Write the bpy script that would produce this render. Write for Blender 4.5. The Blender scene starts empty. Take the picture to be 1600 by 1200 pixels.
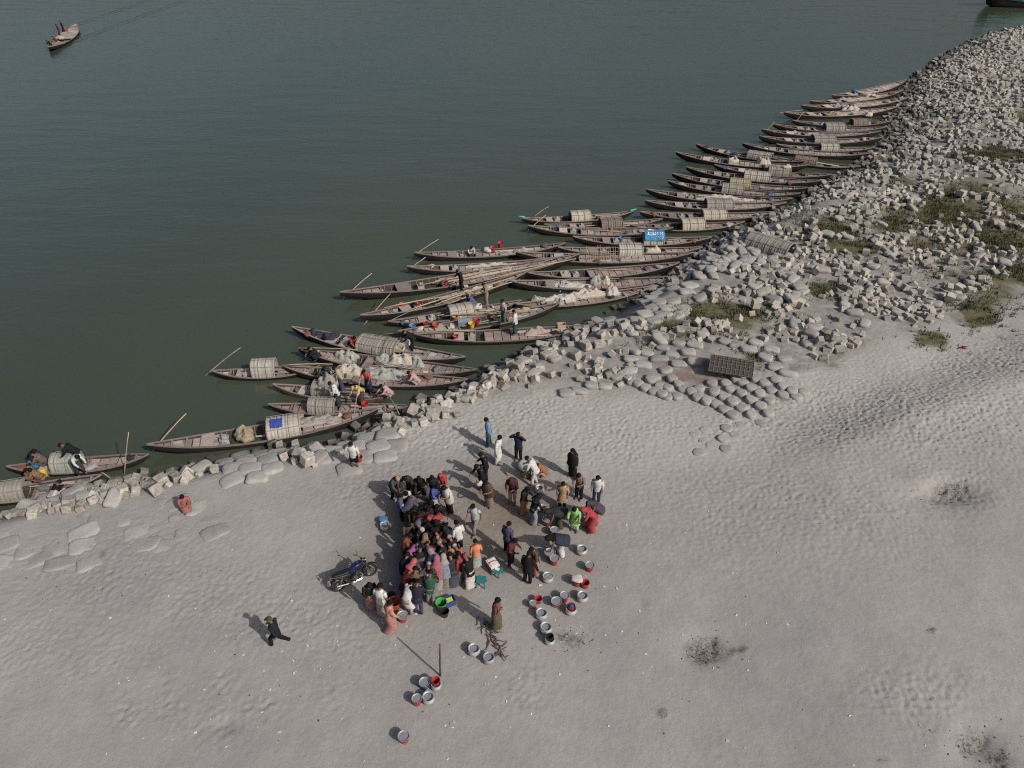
import bpy, math, random
import numpy as np
from mathutils import Vector, Matrix

R = math.radians
random.seed(7)
rng = np.random.default_rng(7)
scn = bpy.context.scene
col = scn.collection

# ---------------------------------------------------------------- camera
CAM_H = 20.7
PITCH = R(36.0)
FOC = 1111.0                       # focal length in photo pixels (1600 wide)
cam_d = bpy.data.cameras.new('camera')
cam_d.sensor_width = 36.0
cam_d.lens = 36.0 * FOC / 1600.0
cam_d.clip_end = 9000.0
cam = bpy.data.objects.new('camera', cam_d)
cam.location = (0, 0, CAM_H)
cam.rotation_euler = (math.pi / 2 - PITCH, 0, 0)
col.objects.link(cam)
scn.camera = cam

# ---------------------------------------------------------------- light
SUN_AZ = (0.766, -0.643)             # horizontal direction towards the sun
SUN_EL = R(38.0)
world = bpy.data.worlds.new('World')
scn.world = world
world.use_nodes = True
wn = world.node_tree
bg = wn.nodes['Background']
sky = wn.nodes.new('ShaderNodeTexSky')
sky.sky_type = 'NISHITA'
sky.sun_disc = False
sky.sun_elevation = SUN_EL
sky.sun_rotation = math.atan2(SUN_AZ[0], SUN_AZ[1])
sky.air_density = 1.0
sky.dust_density = 5.0
sky.ozone_density = 0.6
wn.links.new(sky.outputs['Color'], bg.inputs['Color'])
bg.inputs['Strength'].default_value = 0.082
sun_d = bpy.data.lights.new('sun', 'SUN')
sun_d.energy = 3.7
sun_d.angle = R(0.6)
sun_d.color = (1.0, 0.94, 0.87)
sun = bpy.data.objects.new('sun', sun_d)
sdir = Vector((SUN_AZ[0] * math.cos(SUN_EL), SUN_AZ[1] * math.cos(SUN_EL), math.sin(SUN_EL)))
sun.rotation_euler = sdir.to_track_quat('Z', 'Y').to_euler()
sun.location = sdir * 60
col.objects.link(sun)
vs = scn.view_settings
vs.view_transform = 'Standard'
vs.look = 'None'
vs.exposure = -0.05
vs.gamma = 1.0
vs.use_curve_mapping = False
scn.cycles.use_denoising = False
scn.cycles.filter_width = 1.1
scn.cycles.max_bounces = 5
scn.cycles.caustics_reflective = False
scn.cycles.caustics_refractive = False

# ---------------------------------------------------------------- photo pixel -> place
ZW = -1.2                          # water level; dry sand is z = 0
def W(u, v, z=0.0):
    x = (u - 800.0) / FOC
    y = -(v - 600.0) / FOC
    d = (x, math.cos(PITCH) + y * math.sin(PITCH), -math.sin(PITCH) + y * math.cos(PITCH))
    t = (z - CAM_H) / d[2]
    return (d[0] * t, d[1] * t, z)
def to_px(x, y, z=0.0):
    c, s = math.cos(PITCH), math.sin(PITCH)
    zz = z - CAM_H
    f = y * c - zz * s
    up = y * s + zz * c
    f = np.where(f < 0.5, 0.5, f) if isinstance(f, np.ndarray) else max(f, 0.5)
    return 800 + FOC * x / f, 600 - FOC * up / f

# ---------------------------------------------------------------- noise
def vn(x, y, seed=0):
    xi = np.floor(x).astype(np.int64); yi = np.floor(y).astype(np.int64)
    xf = x - xi; yf = y - yi
    xf = xf * xf * (3 - 2 * xf); yf = yf * yf * (3 - 2 * yf)
    def h(a, b):
        n = (a * 374761393 + b * 668265263 + seed * 974711) & 0xffffffff
        n = ((n ^ (n >> 13)) * 1274126177) & 0xffffffff
        return ((n ^ (n >> 16)) & 0xffff) / 65535.0
    return (h(xi, yi) * (1 - xf) + h(xi + 1, yi) * xf) * (1 - yf) + (h(xi, yi + 1) * (1 - xf) + h(xi + 1, yi + 1) * xf) * yf
def fbm(x, y, seed=0, o=4):
    a, s, t = 0.5, 0.0, 0.0
    for k in range(o):
        s = s + a * vn(x * 2 ** k + 17.3 * k, y * 2 ** k - 9.1 * k, seed + k); t += a; a *= 0.5
    return s / t
def h01(xi, yi, seed):
    n = (xi * 374761393 + yi * 668265263 + seed * 974711) & 0xffffffff
    n = ((n ^ (n >> 13)) * 1274126177) & 0xffffffff
    return ((n ^ (n >> 16)) & 0xffff) / 65535.0
def prints(x, y, cell, seed, la, lb, ang0, angj):
    """trodden footprints: one dent per cell, elongated along a varying heading"""
    out = np.zeros_like(x)
    xi = np.floor(x / cell).astype(np.int64); yi = np.floor(y / cell).astype(np.int64)
    for i in (-1, 0, 1):
        for j in (-1, 0, 1):
            a, b = xi + i, yi + j
            px = (a + 0.1 + 0.8 * h01(a, b, seed)) * cell; py = (b + 0.1 + 0.8 * h01(a, b, seed + 1)) * cell
            an = ang0 + angj * (h01(a, b, seed + 2) - 0.5)
            am = 0.35 + 0.65 * h01(a, b, seed + 3)
            dx = x - px; dy = y - py
            ca, sa = np.cos(an), np.sin(an)
            p = (dx * ca + dy * sa) / la; q = (-dx * sa + dy * ca) / lb
            r2 = p * p + q * q
            out += am * (-np.exp(-r2) + 0.30 * np.exp(-(np.sqrt(r2) - 1.5) ** 2 * 3.0))
    return out
def ss(t):
    t = np.clip(t, 0, 1)
    return t * t * (3 - 2 * t)

# ---------------------------------------------------------------- mesh helpers
class MB:
    def __init__(s): s.v = []; s.f = []
    def add(s, vs_, fs_):
        n = len(s.v); s.v.extend([tuple(p) for p in vs_]); s.f.extend([tuple(i + n for i in f) for f in fs_])
        return s
    def box(s, c, d, m=None):
        x, y, z = d[0] / 2, d[1] / 2, d[2] / 2
        P = [Vector((a * x, b * y, e * z)) for a in (-1, 1) for b in (-1, 1) for e in (-1, 1)]
        if m is not None: P = [m @ p for p in P]
        P = [p + Vector(c) for p in P]
        return s.add(P, [(0, 1, 3, 2), (4, 6, 7, 5), (0, 4, 5, 1), (2, 3, 7, 6), (0, 2, 6, 4), (1, 5, 7, 3)])
    def rings(s, rr, cap0=True, cap1=True, closed=False):
        n = len(rr[0]); base = len(s.v)
        for r in rr: s.v.extend([tuple(p) for p in r])
        m = len(rr)
        for i in range(m if closed else m - 1):
            a, b = base + i * n, base + ((i + 1) % m) * n
            for k in range(n):
                k2 = (k + 1) % n
                s.f.append((a + k, a + k2, b + k2, b + k))
        if not closed:
            if cap0: s.f.append(tuple(base + k for k in reversed(range(n))))
            if cap1: s.f.append(tuple(base + (m - 1) * n + k for k in range(n)))
        return s
    def tube(s, pts, rad, n=8, closed=False):
        pts = [Vector(p) for p in pts]
        if not hasattr(rad, '__len__'): rad = [rad] * len(pts)
        rr = []; up = None; m = len(pts)
        for i, p in enumerate(pts):
            if closed: t = pts[(i + 1) % m] - pts[i - 1]
            else: t = pts[min(i + 1, m - 1)] - pts[max(i - 1, 0)]
            if t.length < 1e-9: t = Vector((0, 0, 1))
            t.normalize()
            if up is None: up = Vector((0, 0, 1)) if abs(t.z) < 0.9 else Vector((1, 0, 0))
            a = t.cross(up)
            if a.length < 1e-6: a = t.cross(Vector((0.3, 1, 0.2)))
            a.normalize(); b = a.cross(t); up = b
            rr.append([p + a * (math.cos(2 * math.pi * k / n) * rad[i]) + b * (math.sin(2 * math.pi * k / n) * rad[i]) for k in range(n)])
        return s.rings(rr, closed=closed)
    def lathe(s, prof, n=20, c=(0, 0, 0)):
        rr = [[(c[0] + r * math.cos(2 * math.pi * k / n), c[1] + r * math.sin(2 * math.pi * k / n), c[2] + z) for k in range(n)] for r, z in prof]
        return s.rings(rr)
    def grid(s, P):
        nu, nv = len(P), len(P[0]); base = len(s.v)
        for r in P: s.v.extend([tuple(p) for p in r])
        for i in range(nu - 1):
            for j in range(nv - 1):
                a = base + i * nv + j
                s.f.append((a, a + nv, a + nv + 1, a + 1))
        return s
    def mesh(s, name, smooth=False):
        me = bpy.data.meshes.new(name)
        me.from_pydata(s.v, [], s.f)
        if smooth: me.polygons.foreach_set('use_smooth', [True] * len(me.polygons))
        me.update()
        return me
    def build(s, name, m=None, parent=None, loc=None, smooth=False):
        return O(name, s.mesh(name, smooth), m, parent, loc)
def O(name, me, m=None, parent=None, loc=None):
    """link one object; the material sits on the object so meshes can be shared"""
    o = bpy.data.objects.new(name, me); col.objects.link(o)
    if m is not None:
        if not me.materials: me.materials.append(None)
        o.material_slots[0].link = 'OBJECT'; o.material_slots[0].material = m
    if parent is not None: o.parent = parent
    if loc is not None: o.location = loc
    return o
def E(name, loc=(0, 0, 0), rz=0.0):
    o = bpy.data.objects.new(name, None); col.objects.link(o)
    o.location = loc; o.rotation_euler = (0, 0, rz); o.empty_display_size = 0.3
    return o
def tag(o, label=None, cat=None, group=None, kind=None):
    if label: o['label'] = label
    if cat: o['category'] = cat
    if group: o['group'] = group
    if kind: o['kind'] = kind
    return o

# ---------------------------------------------------------------- materials
_mc = {}
def pm(name, rgb, rough=0.8, var=0.18, scale=6.0, metal=0.0, bump=0.0, stretch=(1, 1, 1), rnd=0.0, rgb2=None, bscale=None, det=4.0, spec=0.3):
    """procedural principled material: noise mottled colour, per object shift, fine relief"""
    if name in _mc: return _mc[name]
    m = bpy.data.materials.new(name); m.use_nodes = True
    nt = m.node_tree; N = nt.nodes; L = nt.links
    b = N['Principled BSDF']
    b.inputs['Roughness'].default_value = rough; b.inputs['Metallic'].default_value = metal
    b.inputs['Specular IOR Level'].default_value = spec
    tc = N.new('ShaderNodeTexCoord'); mp = N.new('ShaderNodeMapping'); mp.inputs['Scale'].default_value = stretch
    L.new(tc.outputs['Object'], mp.inputs['Vector'])
    oi = N.new('ShaderNodeObjectInfo')
    ad = N.new('ShaderNodeVectorMath'); ad.operation = 'ADD'
    sc_ = N.new('ShaderNodeMath'); sc_.operation = 'MULTIPLY'; sc_.inputs[1].default_value = 37.0
    L.new(oi.outputs['Random'], sc_.inputs[0]); L.new(mp.outputs['Vector'], ad.inputs[0]); L.new(sc_.outputs[0], ad.inputs[1])
    no = N.new('ShaderNodeTexNoise'); no.inputs['Scale'].default_value = scale; no.inputs['Detail'].default_value = det
    no.inputs['Roughness'].default_value = 0.65
    L.new(ad.outputs[0], no.inputs['Vector'])
    cr = N.new('ShaderNodeValToRGB')
    c1 = [max(0.0, c * (1 - var)) for c in rgb]; c2 = list(rgb2) if rgb2 else [min(1.0, c * (1 + var)) for c in rgb]
    cr.color_ramp.elements[0].position = 0.3; cr.color_ramp.elements[0].color = (*c1, 1)
    cr.color_ramp.elements[1].position = 0.7; cr.color_ramp.elements[1].color = (*c2, 1)
    L.new(no.outputs['Fac'], cr.inputs['Fac'])
    out = cr.outputs['Color']
    if rnd:
        hs = N.new('ShaderNodeHueSaturation')
        mr = N.new('ShaderNodeMapRange'); mr.inputs['To Min'].default_value = 1 - rnd; mr.inputs['To Max'].default_value = 1 + rnd
        L.new(oi.outputs['Random'], mr.inputs['Value']); L.new(mr.outputs['Result'], hs.inputs['Value']); L.new(out, hs.inputs['Color'])
        out = hs.outputs['Color']
    L.new(out, b.inputs['Base Color'])
    if bump:
        n2 = N.new('ShaderNodeTexNoise'); n2.inputs['Scale'].default_value = bscale or scale * 4; n2.inputs['Detail'].default_value = 5
        L.new(ad.outputs[0], n2.inputs['Vector'])
        bp = N.new('ShaderNodeBump'); bp.inputs['Strength'].default_value = bump; bp.inputs['Distance'].default_value = 0.03
        L.new(n2.outputs['Fac'], bp.inputs['Height']); L.new(bp.outputs['Normal'], b.inputs['Normal'])
    _mc[name] = m
    return m
def stain_low(m, z0, z1, rgb):
    """algae and wet mud: darker below the high-water mark (world height)"""
    nt = m.node_tree; N = nt.nodes; L = nt.links; b = N['Principled BSDF']
    src = b.inputs['Base Color'].links[0].from_socket
    g = N.new('ShaderNodeNewGeometry'); sx = N.new('ShaderNodeSeparateXYZ'); L.new(g.outputs['Position'], sx.inputs[0])
    no = N.new('ShaderNodeTexNoise'); no.inputs['Scale'].default_value = 1.3; L.new(g.outputs['Position'], no.inputs['Vector'])
    mul = N.new('ShaderNodeMath'); mul.operation = 'MULTIPLY_ADD'; mul.inputs[1].default_value = 0.5
    L.new(no.outputs['Fac'], mul.inputs[0]); L.new(sx.outputs['Z'], mul.inputs[2])
    mr = N.new('ShaderNodeMapRange'); mr.inputs['From Min'].default_value = z0 + 0.25; mr.inputs['From Max'].default_value = z1 + 0.25
    L.new(mul.outputs[0], mr.inputs['Value'])
    mx = N.new('ShaderNodeMix'); mx.data_type = 'RGBA'
    L.new(mr.outputs['Result'], mx.inputs['Factor']); mx.inputs['A'].default_value = (*rgb, 1); L.new(src, mx.inputs['B'])
    L.new(mx.outputs['Result'], b.inputs['Base Color'])
    return m
def cloth(rgb):
    g_ = .3 * rgb[0] + .55 * rgb[1] + .15 * rgb[2]; rgb = tuple(.84 * (.76 * c_ + .24 * g_) for c_ in rgb)
    k = 'cloth_%.2f_%.2f_%.2f' % tuple(rgb)
    return pm(k, rgb, rough=0.9, var=0.34, scale=13, bump=0.35, bscale=22, spec=0.15)
# ================================================================ ground, river
WL_PX = [(-900, 1080), (-400, 930), (-150, 848), (0, 800), (60, 786), (110, 768), (170, 754), (240, 744), (320, 728), (400, 708), (470, 702), (520, 697), (565, 676),
         (610, 653), (650, 630), (700, 612), (740, 592), (790, 570), (830, 548), (880, 530), (925, 512), (960, 490), (1005, 462), (1045, 440),
         (1075, 414), (1105, 390), (1140, 368), (1190, 347), (1240, 317), (1290, 287), (1335, 260), (1362, 242), (1376, 217), (1386, 192), (1398, 160),
         (1420, 126), (1450, 105), (1480, 86), (1510, 69), (1560, 52), (1600, 42), (1760, 4), (2300, -60)]
WL = np.array([W(u, v, ZW)[:2] for u, v in WL_PX])
def shore(x, y):
    """signed distance to the waterline, positive on land"""
    best = np.full(x.shape, 1e9); sgn = np.ones(x.shape)
    for i in range(len(WL) - 1):
        a, b = WL[i], WL[i + 1]; e = b - a; l2 = e @ e
        t = np.clip(((x - a[0]) * e[0] + (y - a[1]) * e[1]) / l2, 0, 1)
        dx = x - a[0] - t * e[0]; dy = y - a[1] - t * e[1]
        d = dx * dx + dy * dy
        s = np.where(e[0] * dy - e[1] * dx > 0, -1.0, 1.0)
        m = d < best
        best = np.where(m, d, best); sgn = np.where(m, s, sgn)
    return np.sqrt(best) * sgn
def blob(u, v, c):
    return np.exp(-(((u - c[0]) / c[2]) ** 2 + ((v - c[1]) / c[3]) ** 2))
def blobs(u, v, L):
    o = np.zeros(u.shape)
    for c in L: o = np.maximum(o, blob(u, v, c) * (c[4] if len(c) > 4 else 1.0))
    return o
def inpoly(u, v, P):
    r = np.zeros(u.shape, bool); n = len(P)
    for i in range(n):
        (x1, y1), (x2, y2) = P[i], P[(i + 1) % n]
        if y1 == y2: continue
        c = ((y1 > v) != (y2 > v)) & (u < (x2 - x1) * (v - y1) / (y2 - y1) + x1)
        r ^= c
    return r
RIPRAP = [(-300, 960), (-40, 862), (40, 838), (110, 812), (180, 792), (250, 780), (318, 756), (360, 748), (420, 746), (470, 752), (535, 748), (560, 735), (592, 714), (640, 692),
          (700, 668), (760, 645), (820, 630), (870, 606), (930, 604), (965, 612), (1030, 590), (1100, 600), (1180, 600), (1250, 590), (1290, 570), (1340, 548), (1400, 526),
          (1480, 506), (1500, 474), (1560, 452), (1640, 425), (1900, 380), (2300, 330), (2300, -90), (1500, 30), (1380, 130), (1320, 230), (1000, 430), (600, 610), (300, 700), (-300, 860)]
VEG = [(1130, 498, 75, 24), (1052, 516, 34, 16), (1290, 368, 52, 24), (1330, 395, 50, 18, .8), (1545, 246, 62, 15), (1470, 330, 60, 25, .8), (1395, 352, 45, 20, .7), (1560, 385, 60, 28, .8),
       (1585, 434, 42, 15), (1525, 490, 42, 24, .9), (1455, 532, 34, 14, .8), (1290, 457, 28, 13), (1415, 292, 30, 12, .7), (1180, 562, 32, 12, .7), (1592, 186, 12, 16),
       (1500, 300, 60, 14, .6), (1590, 330, 40, 20, .7), (1440, 390, 40, 14, .6), (1265, 500, 30, 12, .5), (1480, 440, 40, 18, .5), (1010, 540, 24, 10, .4)]
RUST = [(1075, 592, 70, 9), (1040, 565, 40, 8), (1110, 575, 60, 10), (1230, 358, 26, 7, .8), (1430, 352, 26, 16), (1440, 385, 22, 12, .8), (1160, 600, 60, 8, .7), (160, 868, 8, 14, .7), (1225, 625, 25, 8, .6)]
DIRT = [(1105, 1015, 38, 24), (1150, 1014, 26, 6, .8), (1485, 772, 34, 14), (1460, 785, 40, 10, .7), (895, 1000, 24, 12, .8), (880, 995, 20, 10, .7), (355, 1133, 18, 12, .6), (1520, 1160, 34, 24),
        (1560, 1185, 24, 24), (1452, 990, 10, 5), (1037, 1115, 8, 8), (1380, 1190, 16, 6, .8), (1010, 940, 14, 24, .4), (1160, 793, 24, 8, .5), (820, 1100, 30, 24, .35), (1120, 1180, 10, 8, .6), (1500, 1050, 30, 24, .35)]
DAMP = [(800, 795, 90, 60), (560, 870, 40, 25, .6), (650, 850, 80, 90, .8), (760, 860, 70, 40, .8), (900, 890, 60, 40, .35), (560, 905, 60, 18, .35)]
FOOT = [(1400, 655, 300, 80, 1.0), (1560, 575, 160, 50, 1.0), (700, 675, 120, 36, 1.0), (840, 640, 120, 30, .8), (960, 680, 170, 60, .65), (1250, 800, 230, 90, .55), (620, 745, 60, 40, .6), (560, 770, 60, 30, .5), (900, 720, 60, 40, .5), (450, 960, 120, 50, .5), (540, 1000, 90, 40, .35), (1430, 1090, 80, 45, .8),
        (150, 900, 260, 70, .45), (300, 920, 140, 60, .45), (265, 1100, 30, 40, .6), (200, 1115, 25, 25, .6), (330, 1130, 40, 30, .6), (405, 1105, 36, 22, .6), (515, 1085, 26, 22, .5), (350, 1065, 30, 22, .5),
        (1480, 770, 90, 40, .7), (820, 1080, 40, 40, .45), (700, 800, 80, 60, .3), (40, 1000, 100, 60, .4), (150, 1010, 100, 60, .35), (1100, 760, 150, 60, .45)]
def ground_h(x, y, fine=False):
    x = np.asarray(x, float); y = np.asarray(y, float)
    d = shore(x, y)
    far = ss((y - 38) / 40)
    w = 2.3 + 2.6 * far + 7.5 * np.exp(-(((x - 42) / 12) ** 2 + ((y - 78) / 16) ** 2))
    z = np.where(d < 0, ZW + 0.30 * np.maximum(d, -9), ZW + (0 - ZW) * ss(d / w * 0.9 + 0.02) ** 0.9)
    u, v = to_px(x, y, 0.0)
    rip = ss((y - 22) / 14) * ss(d / 4)
    z = z + rip * (0.55 * (fbm(x / 6.0, y / 6.0, 11, 3) - 0.45) + 0.10) * (1 - .9 * np.exp(-(((x - 41) / 8) ** 2 + ((y - 77) / 14) ** 2)))
    z = z + ss((d - 3) / 3) * 0.16 * (fbm(x / 3.4, y / 3.4, 21, 3) - 0.5)
    # low dune that falls away from the sun, upper right of the beach
    lv = 560 + (1600 - u) * 0.36
    z = z + 0.62 * ss((v - lv + 50) / 100) * np.exp(-np.maximum(v - lv - 50, 0) / 210) * ss((u - 1060) / 380)
    for c in ((1105, 1012, 40, 26, -.14), (1482, 776, 46, 18, -.30), (1440, 760, 40, 14, .12), (1525, 1165, 40, 34, -.16), (1475, 1160, 30, 30, .05), (355, 1133, 22, 14, -.08), (895, 1000, 30, 16, -.03)):
        z = z + blob(u, v, c) * c[4]
    return z
def gz(x, y): return float(ground_h(np.array([x]), np.array([y]))[0])
def G(u, v, dz=0.0):
    """photo pixel -> the point of the ground seen there"""
    z = 0.0
    for _ in range(6):
        x, y, _z = W(u, v, z)
        z = 0.5 * z + 0.5 * gz(x, y)
    x, y, _z = W(u, v, z)
    return (x, y, gz(x, y) + dz)
def axis(a, b, step, end, g1, glim, g2):
    L = list(np.arange(a, b, step)); s = step; p = L[-1]
    while p < end:
        s *= g1 if p < glim else g2
        p += s; L.append(p)
    return L
xr = axis(0, 27, .075, 4500, 1.035, 95, 1.3)
xl = axis(0, 17, .075, 4500, 1.06, 60, 1.3)
GX = np.array([-p for p in reversed(xl[1:])] + xr)
yf = axis(8.6, 35, .075, 6000, 1.024, 175, 1.3)
GY = np.array([-400, -120, -40, -10, 0, 4, 6, 7.2, 8.0] + yf)
gx, gy = np.meshgrid(GX, GY)
gxf, gyf = gx.ravel(), gy.ravel()
gzv = ground_h(gxf, gyf)
gu, gv = to_px(gxf, gyf, 0.0)
gd = shore(gxf, gyf)
near = (gyf > 5) & (gyf < 60) & (gd > -1)
foot = np.clip(blobs(gu, gv, FOOT) * (0.55 + 0.9 * fbm(gxf / 1.6, gyf / 1.6, 31, 3)) + 0.10, 0, 1)
foot *= ss((gd - 1.2) / 1.5) * ss((70 - gyf) / 20)
pr = prints(gxf, gyf, .27, 41, .105, .058, 0.55, 2.0) + 0.8 * prints(gxf + 9.3, gyf + 4.1, .21, 51, .085, .048, 0.7, 2.4)
rip_ = (fbm(gxf / .14, gyf / .14, 61, 2) - 0.5)
gzv = gzv + foot * (0.078 * pr + 0.07 * rip_) + 0.012 * (fbm(gxf / .5, gyf / .5, 71, 2) - .5)
dirtv = ss((blobs(gu, gv, DIRT) * (.3 + 1.4 * fbm(gxf / .45, gyf / .45, 94, 3)) - .18) / .7)
gzv = gzv + dirtv * (.16 * (fbm(gxf / .22, gyf / .22, 95, 3) - .5)) * (gd > 3)
me = bpy.data.meshes.new('sandy_ground')
nx, ny = len(GX), len(GY)
co = np.stack([gxf, gyf, gzv], 1).astype(np.float32)
idx = np.arange(nx * ny).reshape(ny, nx)
q = np.stack([idx[:-1, :-1], idx[:-1, 1:], idx[1:, 1:], idx[1:, :-1]], -1).reshape(-1, 4).astype(np.int32)
me.vertices.add(len(co)); me.vertices.foreach_set('co', co.ravel())
me.loops.add(q.size); me.loops.foreach_set('vertex_index', q.ravel())
me.polygons.add(len(q)); me.polygons.foreach_set('loop_start', np.arange(0, q.size, 4, dtype=np.int32))
try: me.polygons.foreach_set('loop_total', np.full(len(q), 4, np.int32))
except Exception: pass
me.polygons.foreach_set('use_smooth', np.ones(len(q), bool))
me.update(calc_edges=True); me.validate()
ju = 70 * (fbm(gxf / 1.7, gyf / 1.7, 401, 3) - .5); jv = 46 * (fbm(gxf / 1.5, gyf / 1.5, 402, 3) - .5)
riparea = sum((inpoly(gu + ju + a_, gv + jv + b_, RIPRAP) & (gd > -3)).astype(float) for a_, b_ in ((-14, 0), (14, 0), (0, -9), (0, 9), (-8, 5), (8, -5))) / 6
patch = 0.5 + 1.0 * fbm(gxf / .8, gyf / .8, 81, 3)
def attr(name, vals):
    a = me.attributes.new(name, 'FLOAT', 'POINT'); a.data.foreach_set('value', np.clip(vals, 0, 1).astype(np.float32))
vegv = blobs(gu, gv, VEG)
VEGW = [(1500, 345, 150, 85, .8), (1560, 450, 80, 50, .7), (1390, 300, 60, 40, .5), (1560, 240, 80, 30, .6), (1300, 440, 60, 40, .45)]
attr('veg', ss((vegv * patch - .30) / .3))
attr('scrub', ss((blobs(gu, gv, VEGW) * (0.35 + 1.3 * fbm(gxf / 2.2, gyf / 2.2, 83, 4)) - .32) / .35))
attr('rust', ss((blobs(gu, gv, RUST) * patch * (.3 + 1.2 * vn(gxf / .3, gyf / .3, 97)) - .25) / .6))
attr('dirt', dirtv)
DRY = [(700, 670, 140, 45), (850, 640, 160, 45), (970, 670, 200, 80), (1400, 600, 300, 80), (1120, 680, 140, 60)]
attr('dry', blobs(gu, gv, DRY) * (.6 + .6 * patch))
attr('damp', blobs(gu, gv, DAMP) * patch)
attr('stony', riparea * patch * np.maximum(ss((640 - gv) / 40), ss((2.3 - gd) / 1.2)))
gm = bpy.data.materials.new('river_sand'); gm.use_nodes = True
nt = gm.node_tree; N = nt.nodes; L = nt.links; B = N['Principled BSDF']
B.inputs['Roughness'].default_value = 0.95; B.inputs['Specular IOR Level'].default_value = 0.12
geo = N.new('ShaderNodeNewGeometry')
def noise(scale, det=5, rough=.6):
    n = N.new('ShaderNodeTexNoise'); n.inputs['Scale'].default_value = scale; n.inputs['Detail'].default_value = det; n.inputs['Roughness'].default_value = rough
    L.new(geo.outputs['Position'], n.inputs['Vector']); return n
def ramp(src, p0, c0, p1, c1):
    r = N.new('ShaderNodeValToRGB'); r.color_ramp.elements[0].position = p0; r.color_ramp.elements[0].color = (*c0, 1)
    r.color_ramp.elements[1].position = p1; r.color_ramp.elements[1].color = (*c1, 1); L.new(src, r.inputs['Fac']); return r.outputs['Color']
def mix(fac, a, b):
    m = N.new('ShaderNodeMix'); m.data_type = 'RGBA'
    L.new(fac, m.inputs['Factor'])
    for s, k in ((a, 'A'), (b, 'B')):
        if isinstance(s, tuple): m.inputs[k].default_value = (*s, 1)
        else: L.new(s, m.inputs[k])
    return m.outputs['Result']
def at(name):
    a = N.new('ShaderNodeAttribute'); a.attribute_name = name; return a.outputs['Fac']
SAND = (0.315, 0.290, 0.270)
big = ramp(noise(.22, 4).outputs['Fac'], .35, (0.286, 0.284, 0.281), .68, (0.314, 0.304, 0.296))
grain = ramp(noise(26, 6, .75).outputs['Fac'], .3, (.83, .83, .83), .7, (1.13, 1.12, 1.11))
mm = N.new('ShaderNodeMix'); mm.data_type = 'RGBA'; mm.blend_type = 'MULTIPLY'; mm.inputs['Factor'].default_value = 1
L.new(big, mm.inputs['A']); L.new(grain, mm.inputs['B'])
c = mm.outputs['Result']
speck = ramp(noise(11, 3, .8).outputs['Fac'], .70, (0, 0, 0), .78, (1, 1, 1))
spk = N.new('ShaderNodeMath'); spk.operation = 'MULTIPLY'; spk.inputs[1].default_value = .45; L.new(speck, spk.inputs[0])
c = mix(spk.outputs[0], c, (.17, .15, .14))
pk = ramp(noise(.55, 5, .65).outputs['Fac'], .48, (0, 0, 0), .74, (.55, .55, .55)); c = mix(pk, c, (.312, .284, .272))
tone = ramp(noise(.13, 6, .62).outputs['Fac'], .36, (.90, .905, .91), .66, (1.07, 1.055, 1.04)); tm = N.new('ShaderNodeMix'); tm.data_type = 'RGBA'; tm.blend_type = 'MULTIPLY'; tm.inputs['Factor'].default_value = 1; L.new(c, tm.inputs['A']); L.new(tone, tm.inputs['B']); c = tm.outputs['Result']
fine = ramp(noise(1.9, 5, .7).outputs['Fac'], .34, (.93, .93, .93), .68, (1.05, 1.05, 1.05)); tm = N.new('ShaderNodeMix'); tm.data_type = 'RGBA'; tm.blend_type = 'MULTIPLY'; tm.inputs['Factor'].default_value = 1; L.new(c, tm.inputs['A']); L.new(fine, tm.inputs['B']); c = tm.outputs['Result']
c = mix(at('dry'), c, (.345, .334, .318))
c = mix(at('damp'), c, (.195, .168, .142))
c = mix(at('stony'), c, ramp(noise(1.6, 5).outputs['Fac'], .35, (.175, .168, .16), .65, (.30, .287, .272)))
c = mix(at('scrub'), c, ramp(noise(2.0, 6, .7).outputs['Fac'], .35, (.080, .077, .050), .7, (.175, .155, .115)))
c = mix(at('veg'), c, ramp(noise(3.0, 6, .7).outputs['Fac'], .35, (.055, .058, .030), .7, (.15, .14, .085)))
c = mix(at('rust'), c, (.20, .15, .132))
dm_ = N.new('ShaderNodeMath'); dm_.operation = 'MULTIPLY'; L.new(at('dirt'), dm_.inputs[0]); L.new(ramp(noise(13, 4, .75).outputs['Fac'], .42, (.12, .12, .12), .60, (1, 1, 1)), dm_.inputs[1])
c = mix(dm_.outputs[0], c, (.062, .052, .046))
L.new(c, B.inputs['Base Color'])
bp = N.new('ShaderNodeBump'); bp.inputs['Strength'].default_value = .38; bp.inputs['Distance'].default_value = .05
bn = noise(9, 7, .7); L.new(bn.outputs['Fac'], bp.inputs['Height']); L.new(bp.outputs['Normal'], B.inputs['Normal'])
stain_low(gm, ZW + .05, ZW + .40, (.075, .072, .06))
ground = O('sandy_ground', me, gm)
tag(ground, 'grey river sand trodden into footprints', None, None, 'structure')

wmb = MB()
wmb.add([(-4500, -300, ZW), (4500, -300, ZW), (4500, 6000, ZW), (-4500, 6000, ZW)], [(0, 1, 2, 3)])
wm = bpy.data.materials.new('silty_water'); wm.use_nodes = True
nt = wm.node_tree; N = nt.nodes; L = nt.links; B = N['Principled BSDF']
B.inputs['IOR'].default_value = 1.50; B.inputs['Roughness'].default_value = 0.11
geo = N.new('ShaderNodeNewGeometry')
mp = N.new('ShaderNodeMapping'); mp.inputs['Scale'].default_value = (.030, .011, 1); mp.inputs['Rotation'].default_value = (0, 0, R(-28)); L.new(geo.outputs['Position'], mp.inputs['Vector'])
n1 = N.new('ShaderNodeTexNoise'); n1.inputs['Scale'].default_value = 1.0; n1.inputs['Detail'].default_value = 5; L.new(mp.outputs['Vector'], n1.inputs['Vector'])
L.new(ramp(n1.outputs['Fac'], .3, (.040, .053, .035), .7, (.050, .063, .042)), B.inputs['Base Color'])
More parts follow.
